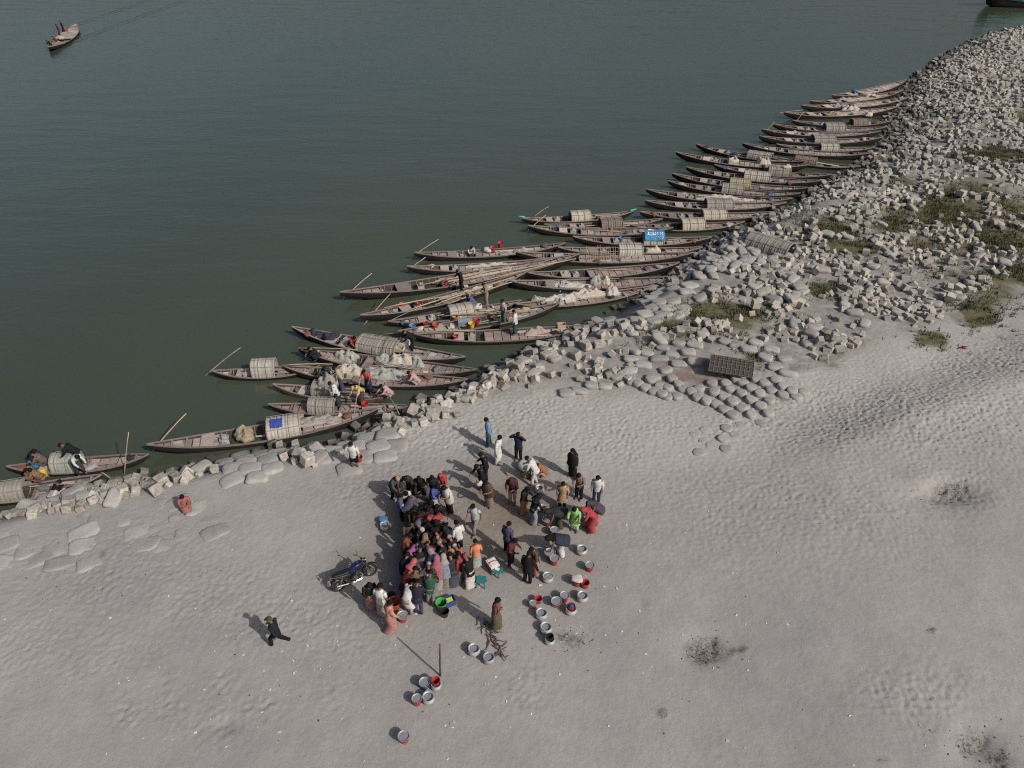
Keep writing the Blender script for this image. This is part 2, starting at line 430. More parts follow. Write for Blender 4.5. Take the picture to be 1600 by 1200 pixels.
mp2 = N.new('ShaderNodeMapping'); mp2.inputs['Scale'].default_value = (.55, 1.5, 1); mp2.inputs['Rotation'].default_value = (0, 0, R(12)); L.new(geo.outputs['Position'], mp2.inputs['Vector'])
n2 = N.new('ShaderNodeTexNoise'); n2.inputs['Scale'].default_value = 1.6; n2.inputs['Detail'].default_value = 4; L.new(mp2.outputs['Vector'], n2.inputs['Vector'])
# the moving boat's wake: two spreading lines of ripples
sx = N.new('ShaderNodeSeparateXYZ'); L.new(geo.outputs['Position'], sx.inputs[0])
def mth(op, a, b=None, c_=None):
    m = N.new('ShaderNodeMath'); m.operation = op
    for k, s in enumerate((a, b, c_)):
        if s is None: continue
        if isinstance(s, (int, float)): m.inputs[k].default_value = s
        else: L.new(s, m.inputs[k])
    return m.outputs[0]
n3 = N.new('ShaderNodeTexNoise'); n3.inputs['Scale'].default_value = .22; n3.inputs['Detail'].default_value = 3; L.new(mp2.outputs['Vector'], n3.inputs['Vector'])
hgt = mth('ADD', mth('MULTIPLY', n2.outputs['Fac'], .036), mth('MULTIPLY', n3.outputs['Fac'], .12))
for (a, b, wd) in ((W(116, 40, ZW), W(300, -22, ZW), 1.0), (W(112, 66, ZW), W(330, -14, ZW), 1.0)):
    e = Vector((b[0] - a[0], b[1] - a[1])); ln = e.length; e /= ln
    along = mth('ADD', mth('MULTIPLY', mth('SUBTRACT', sx.outputs['X'], a[0]), e.x), mth('MULTIPLY', mth('SUBTRACT', sx.outputs['Y'], a[1]), e.y))
    acr = mth('ADD', mth('MULTIPLY', mth('SUBTRACT', sx.outputs['X'], a[0]), -e.y), mth('MULTIPLY', mth('SUBTRACT', sx.outputs['Y'], a[1]), e.x))
    g = mth('POWER', 2.718, mth('MULTIPLY', mth('MULTIPLY', acr, acr), -.9))
    wv = mth('MULTIPLY', mth('SINE', mth('MULTIPLY', acr, 4.2)), g)
    win = mth('MULTIPLY', mth('GREATER_THAN', along, 0), mth('LESS_THAN', along, ln * 1.0))
    hgt = mth('ADD', hgt, mth('MULTIPLY', mth('MULTIPLY', wv, win), .032))
bp = N.new('ShaderNodeBump'); bp.inputs['Strength'].default_value = 1.0; bp.inputs['Distance'].default_value = 1.0
L.new(hgt, bp.inputs['Height']); L.new(bp.outputs['Normal'], B.inputs['Normal'])
water = wmb.build('river_water', wm)
tag(water, 'dark green silty river water', None, None, 'structure')
# ================================================================ concrete cubes, sandbags, grass
M_BLOCK = pm('weathered_concrete', (.315, .297, .265), rough=.9, var=.36, scale=2.6, bump=.5, bscale=9, rnd=.30)
stain_low(M_BLOCK, ZW + .20, ZW + .85, (.050, .048, .042))
M_BAG = pm('dusty_geotextile', (.290, .282, .270), rough=.95, var=.14, scale=2.6, bump=.55, bscale=14, rnd=.12)
stain_low(M_BAG, ZW + .10, ZW + .50, (.07, .066, .055))
def cube_mesh(seed):
    """a cast concrete cube: chamfered edges, worn corners"""
    r = random.Random(seed); bm_ = MB(); c = .045
    P = []; ids = {}
    for sx_ in (-1, 1):
        for sy_ in (-1, 1):
            for sz_ in (-1, 1):
                w = c * r.choice((.6, 1, 1, 1.6, 2.6))
                for k in range(3):
                    p = [sx_ * .5, sy_ * .5, sz_ * .5]
                    for j in range(3):
                        if j != k: p[j] -= math.copysign(w, p[j])
                    ids[(sx_, sy_, sz_, k)] = len(P); P.append([q + r.uniform(-.008, .008) for q in p])
    F = []
    for k in range(3):
        o = [j for j in range(3) if j != k]
        for s in (-1, 1):
            loop = []
            for a, b in ((-1, -1), (1, -1), (1, 1), (-1, 1)):
                key = [0, 0, 0]; key[k] = s; key[o[0]] = a; key[o[1]] = b
                loop.append(ids[(key[0], key[1], key[2], k)])
            F.append(loop)
    for k in range(3):
        o = [j for j in range(3) if j != k]
        for a in (-1, 1):
            for b in (-1, 1):
                k0 = [0, 0, 0]; k1 = [0, 0, 0]; k0[k] = -1; k1[k] = 1
                for kk in (k0, k1): kk[o[0]] = a; kk[o[1]] = b
                F.append([ids[(*k0, o[0])], ids[(*k1, o[0])], ids[(*k1, o[1])], ids[(*k0, o[1])]])
    for a in (-1, 1):
        for b in (-1, 1):
            for e in (-1, 1): F.append([ids[(a, b, e, k)] for k in range(3)])
    V = [Vector(p) for p in P]
    for i, f in enumerate(F):                      # outward winding
        n_ = (V[f[1]] - V[f[0]]).cross(V[f[2]] - V[f[0]])
        cc = sum((V[j] for j in f), Vector()) / len(f)
        if n_.dot(cc) < 0: F[i] = f[::-1]
    bm_.add(V, F)
    return bm_
def bag_mesh(seed, flat=.30, sq=3.0, rough=.05):
    """a filled sandbag: pillow shape, slumped, soft corners"""
    r = random.Random(seed); nu, nv = 20, 8; bm_ = MB(); rr = []
    ph = [r.uniform(0, 6.3) for _ in range(6)]
    for j in range(1, nv):
        t = -math.pi / 2 + math.pi * j / nv; ring = []
        for i in range(nu):
            a = 2 * math.pi * i / nu
            cx_, sx_ = math.cos(a), math.sin(a)
            k = (abs(cx_) ** sq + abs(sx_) ** sq) ** (-1 / sq)
            ct = abs(math.cos(t)) ** (.45 if sq > 4 else .5 if sq < 2.5 else .6); st = math.copysign(abs(math.sin(t)) ** (.62 if sq > 4 else .42 if sq < 2.5 else .8), math.sin(t))
            d = 1 + rough * (math.sin(2 * a + ph[0]) + math.sin(3 * a + ph[1] + t) + .7 * math.sin(5 * a + ph[2] - 2 * t))
            ring.append((.5 * k * cx_ * ct * d, .5 * k * sx_ * ct * d, flat * .5 * st * (1 + rough * 1.5 * math.sin(a + ph[3]) + rough * math.sin(3 * a + ph[4]))))
        rr.append(ring)
    bm_.rings(rr)
    return bm_
CUBES = [cube_mesh(i) for i in range(10)]
CUBE_ME = [c_.mesh('concrete_cube') for c_ in CUBES]
CUBE_NP = [(np.array(c_.v), c_.f) for c_ in CUBES]
BAGS = [bag_mesh(50 + i, .42, 5.0, .06) for i in range(7)]
BAG_ME = [b_.mesh('sandbag', True) for b_ in BAGS]
ROUND = [bag_mesh(80 + i, .75, 2.3, .03) for i in range(4)]
ROUND_ME = [b_.mesh('sandbag', True) for b_ in ROUND]

FLATSQ = [bag_mesh(120 + i, .40, 8.0, .03) for i in range(5)]
FLATSQ_ME = [b_.mesh('sandbag', True) for b_ in FLATSQ]
FLATBAG = [[(325, 690), (440, 684), (446, 748), (320, 775)], [(500, 672), (604, 664), (640, 700), (570, 742), (500, 742)],
           [(-60, 840), (180, 795), (330, 770), (350, 850), (150, 890), (-60, 910)],
           [(940, 474), (1020, 446), (1110, 440), (1070, 505), (1030, 532), (960, 512)]]
ROUNDBAG = [(950, 572), (1050, 540), (1110, 548), (1190, 545), (1262, 560), (1300, 622), (1200, 660), (1100, 706), (1010, 612)]
SMALLBAG = [(1058, 405), (1110, 374), (1170, 350), (1205, 372), (1235, 410), (1160, 436), (1080, 446)]
CLEAR = [(1240, 352, 50, 18), (1215, 300, 40, 10), (1535, 226, 40, 8), (1090, 460, 30, 16), (1060, 470, 30, 14), (1290, 330, 30, 8), (1420, 545, 60, 14), (1120, 455, 30, 10), (1430, 440, 14, 10), (1230, 395, 26, 12), (1140, 570, 40, 30), (1350, 300, 20, 8), (1550, 130, 20, 5)]
def scatter(step, seed):
    xs = np.arange(-26, 120, step); ys = np.arange(16, 190, step)
    X, Y = np.meshgrid(xs, ys); X = X.ravel(); Y = Y.ravel()
    g_ = np.random.default_rng(seed)
    X = X + g_.uniform(-.42, .42, X.shape) * step; Y = Y + g_.uniform(-.42, .42, Y.shape) * step
    u, v = to_px(X, Y, -.3)
    d = shore(X, Y)
    k = inpoly(u, v, RIPRAP) & (d > -.4) & (u > -60) & (u < 1700) & (v > -20)
    return X[k], Y[k], u[k], v[k], d[k], g_.uniform(0, 1, k.sum())
pieces = []          # (distance, kind, x, y, z, size, rot)
rnd_ = random.Random(3)
for layer, (step, p0) in enumerate(((.44, .80), (.60, .40), (.80, .16))):
    X, Y, U, V_, D, Q = scatter(step, 100 + layer)
    Z = ground_h(X, Y)
    clear = blobs(U, V_, CLEAR + [(c_[0], c_[1], c_[2] * .9, c_[3] * .9, .85) for c_ in VEG])
    pat = fbm(X / 2.6, Y / 2.6, 200, 3)
    inland = ss((150 - (V_ - 440)) / 40)
    for i in range(len(X)):
        u, v, d = U[i], V_[i], D[i]
        p = p0 * max(0, 1 - 1.5 * clear[i]) * (0.25 + 1.3 * max(0, min(1, (pat[i] - .30) * 3.2)))
        if u > 1380 and v > 240: p *= .72
        if v < 150: p = max(p, p0 * .42)
        u1, v1 = np.array([u]), np.array([v])
        if any(inpoly(u1, v1, P)[0] for P in FLATBAG + [ROUNDBAG]): p *= .03
        if inpoly(u1, v1, SMALLBAG)[0]: p *= .22
        if v > 610 and d > 2.9: p *= .12          # the beach strip only has cubes by the water
        if layer and v > 600: p *= .75
        if Q[i] > p: continue
        s = rnd_.choice((.24, .29, .32, .34, .36, .37, .40, .47))
        bagp = .06 if not (430 < v < 620 and 900 < u < 1300) else .16
        kind = 'bag' if rnd_.random() < bagp and layer < 2 else 'cube'
        z = Z[i] + s * ((.06 if d > 7 else .18) + .42 * layer) + rnd_.uniform(-.06, .08)
        if rnd_.random() < .45: rot = (rnd_.uniform(-.35, .35), rnd_.uniform(-.35, .35), rnd_.uniform(0, 6.28))
        else: rot = (rnd_.uniform(-3, 3), rnd_.uniform(-1.5, 1.5), rnd_.uniform(0, 6.28))
        if kind == 'bag':
            pieces.append((math.hypot(X[i], Y[i]), 'bag', X[i], Y[i], Z[i] + .12 + .2 * layer, (rnd_.uniform(.7, .95), rnd_.uniform(.5, .62), rnd_.uniform(.55, .75)), (rnd_.uniform(-.25, .25), rnd_.uniform(-.25, .25), rnd_.uniform(0, 6.28))))
        else:
            pieces.append((math.hypot(X[i], Y[i]), 'cube', X[i], Y[i], z, (s, s * rnd_.uniform(.92, 1.0), s * rnd_.uniform(.88, 1.0)), rot))
# small bags heap
for i in range(260):
    x0, x1 = W(1050, 450, -.3), W(1240, 350, -.3)
    x = rnd_.uniform(x0[0], W(1240, 440, -.3)[0]); y = rnd_.uniform(x0[1] - 1, x1[1] + 1)
    u, v = to_px(x, y, -.3)
    if not inpoly(np.array([u]), np.array([v]), SMALLBAG)[0] or abs(u - 1200) + 2 * abs(v - 395) < 40: continue
    pieces.append((math.hypot(x, y), 'bag', x, y, gz(x, y) + rnd_.uniform(.08, .22), (rnd_.uniform(.7, .95), rnd_.uniform(.5, .62), rnd_.uniform(.6, .8)), (rnd_.uniform(-.2, .2), rnd_.uniform(-.2, .2), rnd_.uniform(0, 6.28))))
# flat slumped bags, in overlapping courses
for pi, P in enumerate(FLATBAG):
    us = [p[0] for p in P]; vs_ = [p[1] for p in P]
    stepx, stepy = ((.86, .66), (.95, .75), (1.05, .72), (.92, .66))[pi]
    x0 = min(W(a, b, -.3)[0] for a, b in P); x1 = max(W(a, b, -.3)[0] for a, b in P)
    y0 = min(W(a, b, -.3)[1] for a, b in P); y1 = max(W(a, b, -.3)[1] for a, b in P)
    j = 0; y = y0
    while y < y1:
        x = x0 + (j % 2) * stepx * .5
        while x < x1:
            xx, yy = x + rnd_.uniform(-.12, .12), y + rnd_.uniform(-.1, .1)
            u, v = to_px(xx, yy, -.2)
            if inpoly(np.array([u]), np.array([v]), P)[0] and rnd_.random() < (.92, .88, .90, .5)[pi]:
                dz = (-.01, -.02, -.068, .0)[pi]
                sx_, sy_ = stepx * rnd_.uniform(.98, 1.16), stepy * rnd_.uniform(1.0, 1.2)
                pieces.append((math.hypot(xx, yy), 'bag', xx, yy, gz(xx, yy) + dz + rnd_.uniform(-.03, .05), (sx_, sy_, (.75, .8, .42, .62)[pi]), (rnd_.uniform(-.1, .1), rnd_.uniform(-.12, .12), rnd_.uniform(-.3, .3) + .35)))
            x += stepx
        y += stepy; j += 1
# upright sandbag plugs, in rough rows below the woven mat
zz = 6.317
PLUG = [(475, 600), (575, 650), (655, 700), (745, 750), (840, 820), (740, 905), (655, 825), (600, 945), (375, 1050), (570, 1050), (455, 1120), (680, 1000), (935, 885), (1010, 805), (935, 740), (1020, 680),
        (835, 675), (745, 610), (635, 565), (690, 470), (760, 510), (835, 560), (925, 610), (885, 470), (970, 510), (1035, 575), (1085, 480), (1150, 540), (1155, 620), (1245, 590), (590, 510), (310, 650),
        (400, 690), (500, 720), (570, 770), (290, 1000), (400, 960), (125, 520), (170, 565), (250, 595), (455, 510), (20, 560), (1360, 600), (1290, 640), (330, 560), (60, 470), (-60, 540), (-120, 590), (-40, 620), (600, 1150), (330, 1180), (-200, 560), (-270, 520), (-150, 480), (20, 640), (110, 640)]
plugs = []
for a, b in PLUG:
    u, v = 1040 + a / zz, 520 + b / zz
    x, y, z = G(u, v)
    up_ = v < 655
    plugs.append((math.hypot(x, y), 'plug', x, y, z + (.06 if up_ else -.03) + rnd_.uniform(-.05, .05), (.56, .54, .40 if up_ else .20), (rnd_.uniform(-.12, .12), rnd_.uniform(-.12, .12), rnd_.uniform(0, 6.28))))
# larger slumped bags behind them
for a, b in ((945, 605), (965, 590), (985, 580), (1005, 572), (1030, 562), (1050, 556), (1075, 552), (985, 562), (1010, 553), (1035, 545), (1060, 538), (1085, 540), (1150, 540), (1170, 548), (1135, 535), (1195, 560), (1210, 575), (1180, 537), (1230, 585), (925, 604), (905, 612), (885, 616), (1060, 570), (1085, 566), (1040, 580), (1020, 592), (990, 598), (1225, 562), (1205, 548)):
    x, y, z = G(a, b)
    pieces.append((math.hypot(x, y), 'bag', x, y, z + .06, (rnd_.uniform(.7, .92), rnd_.uniform(.48, .6), rnd_.uniform(.5, .7)), (rnd_.uniform(-.12, .12), rnd_.uniform(-.12, .12), rnd_.uniform(-.5, .3))))
cubes = sorted([p for p in pieces if p[1] == 'cube']); bags = sorted([p for p in pieces if p[1] == 'bag'])
def put_piece(me_, m, p, name):
    o = O(name, me_, m); o.location = p[2:5]; o.scale = p[5]; o.rotation_euler = p[6]; return o
for i, p in enumerate(cubes[:296]):
    u, v = to_px(p[2], p[3], p[4]); wet = p[4] < ZW + .45
    w1 = 'at the lower left boats' if u < 330 else 'below the long boat with the blue rag' if u < 560 else 'between the brown hulled boat and the standing people' if u < 790 else 'by the boat with the brick coloured deck' if u < 960 else 'between the flat sandbags and the woven mat' if u < 1130 else 'along the sand edge right of the woven mat'
    tag(put_piece(CUBE_ME[i % 10], M_BLOCK, p, 'concrete_cube'), ('dark wet concrete cube at the waterline ' if wet else 'pale grey concrete cube tumbled ') + w1, 'concrete cube', ('wet' if wet else 'dry') + ' concrete cubes ' + w1)
for i, p in enumerate(bags[:230]):
    u, v = to_px(p[2], p[3], p[4])
    w1 = 'flat sandbag buried in sand below the lower left cubes' if u < 322 and v > 770 else 'grey sandbag wedged among the lower left cubes' if u < 322 else 'broad slumped sandbag on the bank left of the red bucket carrier' if u < 490 else 'broad sandy sandbag below the tip of the long boat' if u < 650 else 'grey sandbag among the cubes of the middle bank' if u < 930 else 'grey slumped sandbag on the slope above the woven mat' if u < 1110 and v < 535 else 'grey sandbag lying around the woven mat' if u < 1270 and v > 525 else 'grey sandbag among the cubes of the upper bank'
    tag(put_piece((FLATSQ_ME if 'flat' in w1 or 'broad' in w1 else BAG_ME)[i % 5], M_BAG, p, 'sandbag'), w1, 'sandbag', w1 + ' group')
for i, p in enumerate(plugs):
    tag(put_piece(ROUND_ME[i % 4], M_BAG, p, 'round_sandbag'), 'round grey sandbag set upright in the rows beside the woven bamboo mat', 'round sandbag', 'round sandbags in rows by the woven mat')
def join_pieces(name, L_, src, m, smooth, label, cat):
    vv, ff, n = [], [], 0
    for i, p in enumerate(L_):
        V0, F0 = src[i % len(src)]
        mat_ = Matrix.LocRotScale(Vector(p[2:5]), __import__('mathutils').Euler(p[6]), Vector(p[5]))
        A = np.array(mat_)
        vv.append(V0 @ A[:3, :3].T + A[:3, 3]); ff.extend([tuple(k + n for k in f) for f in F0]); n += len(V0)
    me_ = bpy.data.meshes.new(name); me_.from_pydata(np.concatenate(vv).tolist(), [], ff)
    if smooth: me_.polygons.foreach_set('use_smooth', [True] * len(me_.polygons))
    return tag(O(name, me_, m), label, cat, None, 'stuff')
join_pieces('concrete_riprap', cubes[296:], CUBE_NP, pm('weathered_concrete_far', (.305, .288, .256), rough=.9, var=.48, scale=.9, bump=.4, bscale=9), False, 'mass of small concrete cubes covering the bank farther off', 'riprap')
stain_low(_mc['weathered_concrete_far'], ZW + .20, ZW + .85, (.050, .048, .042))
join_pieces('sandbag_heap', bags[230:], [(np.array(b_.v), b_.f) for b_ in BAGS], M_BAG, True, 'scattered sandbags among the cubes farther off', 'sandbags')
print('pieces', len(cubes), len(bags), len(plugs))

VEG = VEG + [(1500, 340, 95, 55, .22), (1560, 450, 60, 40, .2), (1390, 300, 50, 30, .15), (1560, 245, 60, 24, .3)]
# grass and low weeds in the green patches
gv_, gf_ = [], []
gr = np.random.default_rng(5)
M_GRASS = pm('bank_grass', (.072, .084, .036), rough=.8, var=.45, scale=.7, rgb2=(.155, .145, .078))
n = 0
for c_ in VEG:
    cx_, cy_, _ = W(c_[0], c_[1], 0)
    ex = abs(W(c_[0] + c_[2], c_[1], 0)[0] - cx_); ey = abs(W(c_[0], c_[1] - c_[3], 0)[1] - cy_)
    cnt = int(min(5200, 70 * ex * ey * 3.1) * (c_[4] if len(c_) > 4 else 1))
    X = cx_ + gr.normal(0, ex * .62, cnt); Y = cy_ + gr.normal(0, ey * .62, cnt)
    keep = (fbm(X / .9, Y / .9, 300, 3) > .44)
    X, Y = X[keep], Y[keep]; Z = ground_h(X, Y)
    for x, y, z in zip(X, Y, Z):
        for _ in range(3):
            a = gr.uniform(0, 6.28); h = gr.uniform(.07, .30); w = gr.uniform(.012, .034); l = gr.uniform(.03, .14)
            ox, oy = gr.normal(0, .05, 2)
            ca, sa = math.cos(a), math.sin(a)
            gv_ += [(x + ox - sa * w, y + oy + ca * w, z - .01), (x + ox + sa * w, y + oy - ca * w, z - .01), (x + ox + ca * l, y + oy + sa * l, z + h)]
            gf_.append((n, n + 1, n + 2)); n += 3
me_ = bpy.data.meshes.new('bank_grass'); me_.from_pydata(gv_, [], gf_)
tag(O('bank_grass', me_, M_GRASS), 'low green and straw coloured grass growing between the cubes', 'grass', None, 'stuff')
# ================================================================ boats
M_DECK = [pm('deck_wood_%s' % k, c_, rough=.85, var=.22, scale=3.5, stretch=(.6, 4, 4), bump=.3, bscale=16, rnd=.34) for k, c_ in (('grey', (.280, .242, .222)), ('red', (.258, .200, .178)), ('pale', (.365, .312, .272)))]
M_HULL = pm('tarred_hull', (.020, .018, .018), spec=.1, rough=.8, var=.35, scale=3, stretch=(.5, 3, 3), bump=.3, bscale=12, rnd=.2)
M_HULLR = pm('brown_hull', (.115, .062, .045), rough=.75, var=.35, scale=3, stretch=(.5, 3, 3), bump=.3, bscale=12)
M_RAIL = pm('worn_gunwale', (.20, .168, .152), rough=.85, var=.28, scale=5, stretch=(.5, 4, 4), rnd=.2)
M_IN = pm('dark_bilge', (.050, .041, .038), rough=.9, var=.4, scale=4)
M_ENG = pm('engine_paint', (.36, .36, .35), rough=.5, var=.5, scale=9, metal=.2)
M_BAMB = pm('bamboo', (.33, .26, .18), rough=.6, var=.22, scale=6, rnd=.15)
M_BAMBG = pm('weathered_bamboo', (.25, .215, .18), rough=.75, var=.25, scale=6, rnd=.15)
MATS = {k: pm('mat_' + k, c_, rough=.92, var=.26, scale=3.4, stretch=(7, .7, .7), bump=.5, bscale=8, rnd=.06) for k, c_ in
        (('grey', (.235, .222, .205)), ('light', (.345, .33, .30)), ('green', (.255, .275, .245)), ('straw', (.36, .335, .27)), ('yellow', (.30, .275, .15)), ('brown', (.165, .135, .115)), ('dark', (.055, .050, .045)))}
def canopy(parent, xa, xb, prof, hc, m, nh=5, frame=M_BAMBG, zoff=0.0, rr=None):
    """barrel vault of split bamboo matting: courses stand proud of each other, hoops and battens tie it down"""
    rr = rr or random.Random(1); n = max(6, int((xb - xa) / .085)); NS = 12
    def sec(x, off, k=0.0):
        hb_, zs = prof(x); out = []
        for i in range(NS + 1):
            a = math.pi * i / NS
            y = -math.copysign(abs(math.cos(a)) ** .75, math.cos(a)) * (hb_ + off)
            z = zs + zoff + (hc + off) * abs(math.sin(a)) ** .8
            out.append((x, y, z))
        return out
    jit = [rr.uniform(0, .022) for _ in range(n + 1)]
    outer = [sec(xa + (xb - xa) * i / n + (rr.uniform(-.012, .012) if 0 < i < n else 0), .015 * (i % 2) + jit[i]) for i in range(n + 1)]
    inner = [sec(xa + (xb - xa) * i / n, -.03) for i in range(n + 1)]
    b = MB(); b.grid(outer); b.grid([r[::-1] for r in inner])
    for A, B_ in ((outer[0], inner[0]), (inner[-1], outer[-1])):
        k = len(b.v); b.v += list(A) + list(B_); s = len(A)
        b.f += [(k + i, k + i + 1, k + s + i + 1, k + s + i) for i in range(s - 1)]
    cn = b.build('canopy', m, parent)
    for i in range(nh):
        x = xa + .04 + (xb - xa - .08) * i / (nh - 1)
        MB().tube(sec(x, .045), .014, 5).build('hoop', frame, cn)
    for a in (.22, .5, .78):
        p = []
        for x in (xa + .02, (xa + xb) / 2, xb - .02):
            s_ = sec(x, .06); p.append(s_[int(round(a * NS))])
        MB().tube(p, .015, 5).build('batten', frame, cn)
    return cn
def boat(label, uL, vL, uR, vR, bf=.118, can=(), deck=((.37, .905),), wood=0, hull=None, sag=1.0, kind='full', hatch=.245, eng=.315, matd='grey'):
    pL, pR = Vector(W(uL, vL, ZW + .62)[:2]), Vector(W(uR, vR, ZW + .62)[:2])
    Lh = (pR - pL).length; ang = math.atan2(pR.y - pL.y, pR.x - pL.x); mid = (pL + pR) / 2
    Bm = max(1.0, Lh * bf * 1.06); rr = random.Random(int(uL * 31 + vL))
    root = tag(E('fishing_boat', (mid.x, mid.y, ZW), ang), label, 'boat', 'wooden fishing boats moored along the bank')
    sc_ = min(1.15, max(.75, Lh / 10.5))
    def hb(t): return Bm / 2 * max(0.0, 1 - abs((t - .52) / (.52 if t < .52 else .48)) ** 2.15) ** .92
    def sheer(t): return (.26 + .40 * abs(2 * t - 1) ** 2.4) * sc_
    def keel(t): return (-.22 + .66 * abs(2 * t - 1) ** 5) * sc_
    X = lambda t: (t - .5) * Lh
    ts = [0.0, .012, .03, .06, .10, .15, .2, .26, .33, .4, .46, .52, .58, .64, .7, .76, .82, .87, .91, .945, .972, .99, 1.0]
    o_, i_ = [], []
    for t in ts:
        h_, s_, k_ = hb(t) + .012, sheer(t), keel(t)
        k_ = min(k_, s_ - .06)
        fl = max(k_ + .06, -.06); fl = min(fl, s_ - .03)
        x = X(t)
        half = [(h_, s_), (h_ * .97, s_ * .55 + k_ * .45), (h_ * .80, k_ + (s_ - k_) * .12), (h_ * .35, k_)]
        o_.append([(x, -a, b) for a, b in half] + [(x, a, b) for a, b in half[::-1]])
        hi = max(h_ - .035, .004)
        half = [(hi, s_), (hi * .93, s_ * .5 + fl * .5), (hi * .75, fl)]
        i_.append([(x, a, b) for a, b in half] + [(x, -a, b) for a, b in half[::-1]])
    MB().grid(o_).build('hull', hull or M_HULL, root, smooth=True)
    MB().grid(i_).build('bilge', M_IN, root, smooth=False)
    for s in (-1, 1):
        ra = []
        for t in ts:
            h_, z = hb(t) + .012, sheer(t); w = .035; x = X(t)
            ra.append([(x, s * (h_ + .022), z - .035), (x, s * (h_ + .022), z + .022), (x, s * max(h_ - .05, .0), z + .022), (x, s * max(h_ - .05, .0), z - .02)])
            if s < 0: ra[-1] = ra[-1][::-1]
        MB().rings(ra).build('gunwale', M_RAIL, root)
    # ribs across the open wells
    opens = []; last = .155
    for a, b in deck: opens.append((last, a)); last = b
    rb = MB()
    for a, b in opens:
        t = a + .02
        while t < b - .01:
            h_ = hb(t) - .05
            if h_ > .08:
                for s in (-1, 1): rb.tube([(X(t), s * h_, sheer(t) - .02), (X(t), s * h_ * .92, sheer(t) * .5), (X(t), s * h_ * .6, .0), (X(t), 0, -.02)], .025, 4)
            t += .42 / Lh
    if rb.v: rb.build('ribs', M_RAIL, root)
    dm = M_DECK[wood]
    def planks(a, b, stepm=.46, m=None, dz=-.085):
        n = max(1, int(round((b - a) * Lh / stepm)))
        for i in range(n):
            t0, t1 = a + (b - a) * i / n, a + (b - a) * (i + 1) / n
            g_ = .022 / Lh
            w0, w1 = hb(t0) - .055, hb(t1) - .055
            wm_ = (w0 + w1)
            if wm_ < .06: continue
            w0, w1 = max(w0, .012), max(w1, .012)
            k = 1 if wm_ < .42 else (2 if wm_ < .95 or rr.random() < .75 else 3)
            off = rr.uniform(-.12, .12) if k == 2 else 0
            for j in range(k):
                f0, f1 = -1 + 2 * j / k, -1 + 2 * (j + 1) / k
                if k == 2: f0, f1 = (-1, off) if j == 0 else (off, 1)
                e = .016
                z = dz + rr.uniform(-.02, .02); th = .032
                P = []
                for t, w in ((t0 + g_, w0), (t1 - g_, w1)):
                    for f, s in ((f0, e), (f1, -e)):
                        for q_ in (0, -th): P.append((X(t), f * w + s, sheer(t) + z + q_))
                mb = MB(); mb.add(P, [(0, 2, 6, 4), (1, 5, 7, 3), (0, 1, 3, 2), (4, 6, 7, 5), (0, 4, 5, 1), (2, 3, 7, 6)])
                mb.build('plank', m or (dm if rr.random() > .12 else M_DECK[rr.choice((0, 2))]), root)
    planks(.02, .155, .5)
    for a, b in deck:
        if b > .86: planks(a, b); planks(b + .006, .985, .6, M_DECK[0], -.06)
        else: planks(a, b)
    if deck[-1][1] <= .86: planks(.91, .985, .6, M_DECK[0], -.06)
    def thw(t, name='thwart'):
        h_ = hb(t) - .045
        MB().box((X(t), 0, sheer(t) - .055), (.075, 2 * h_, .10)).build(name, M_RAIL, root)
    for a, b in deck: thw(a); thw(b)
    thw(.158)
    if hatch:
        a = hatch; w = hb(a) - .03
        MB().box((X(a), 0, sheer(a) - .01), (.055 * Lh, 2 * w, .05)).build('hatch_board', M_DECK[2] if rr.random() < .4 else dm, root)
        x = X(a + .075)
        if x and eng:
            eg = MB().box((X(eng), 0, .18), (.42, .30, .32)).box((X(eng), .08, .38), (.2, .14, .12)).build('engine', M_ENG, root)
            MB().tube([(X(eng) + .24, 0, .2), (X(eng) + .30, 0, .2)], .17, 12).build('flywheel', M_IN, eg)
            MB().tube([(X(eng) - .1, -.1, .3), (X(eng) - .1, -.12, .62)], .025, 6).build('exhaust', M_IN, eg)
    for c_ in can:
        u0, u1, m = c_[:3]; hc = .80 * (c_[3] if len(c_) > 3 else .62)
        sp = (pR - pL).normalized()
        def tt(u): return max(.03, min(.97, (u - uL) / (uR - uL)))
        t0, t1 = tt(u0), tt(u1)
        canopy(root, X(t0), X(t1), lambda x: (hb(x / Lh + .5) + .0, sheer(x / Lh + .5)), hc, MATS[m], max(4, int((t1 - t0) * Lh / .42)), rr=rr)
    root['_len'] = Lh; del root['_len']
    return root, Lh
F_ = ((.37, .905),)
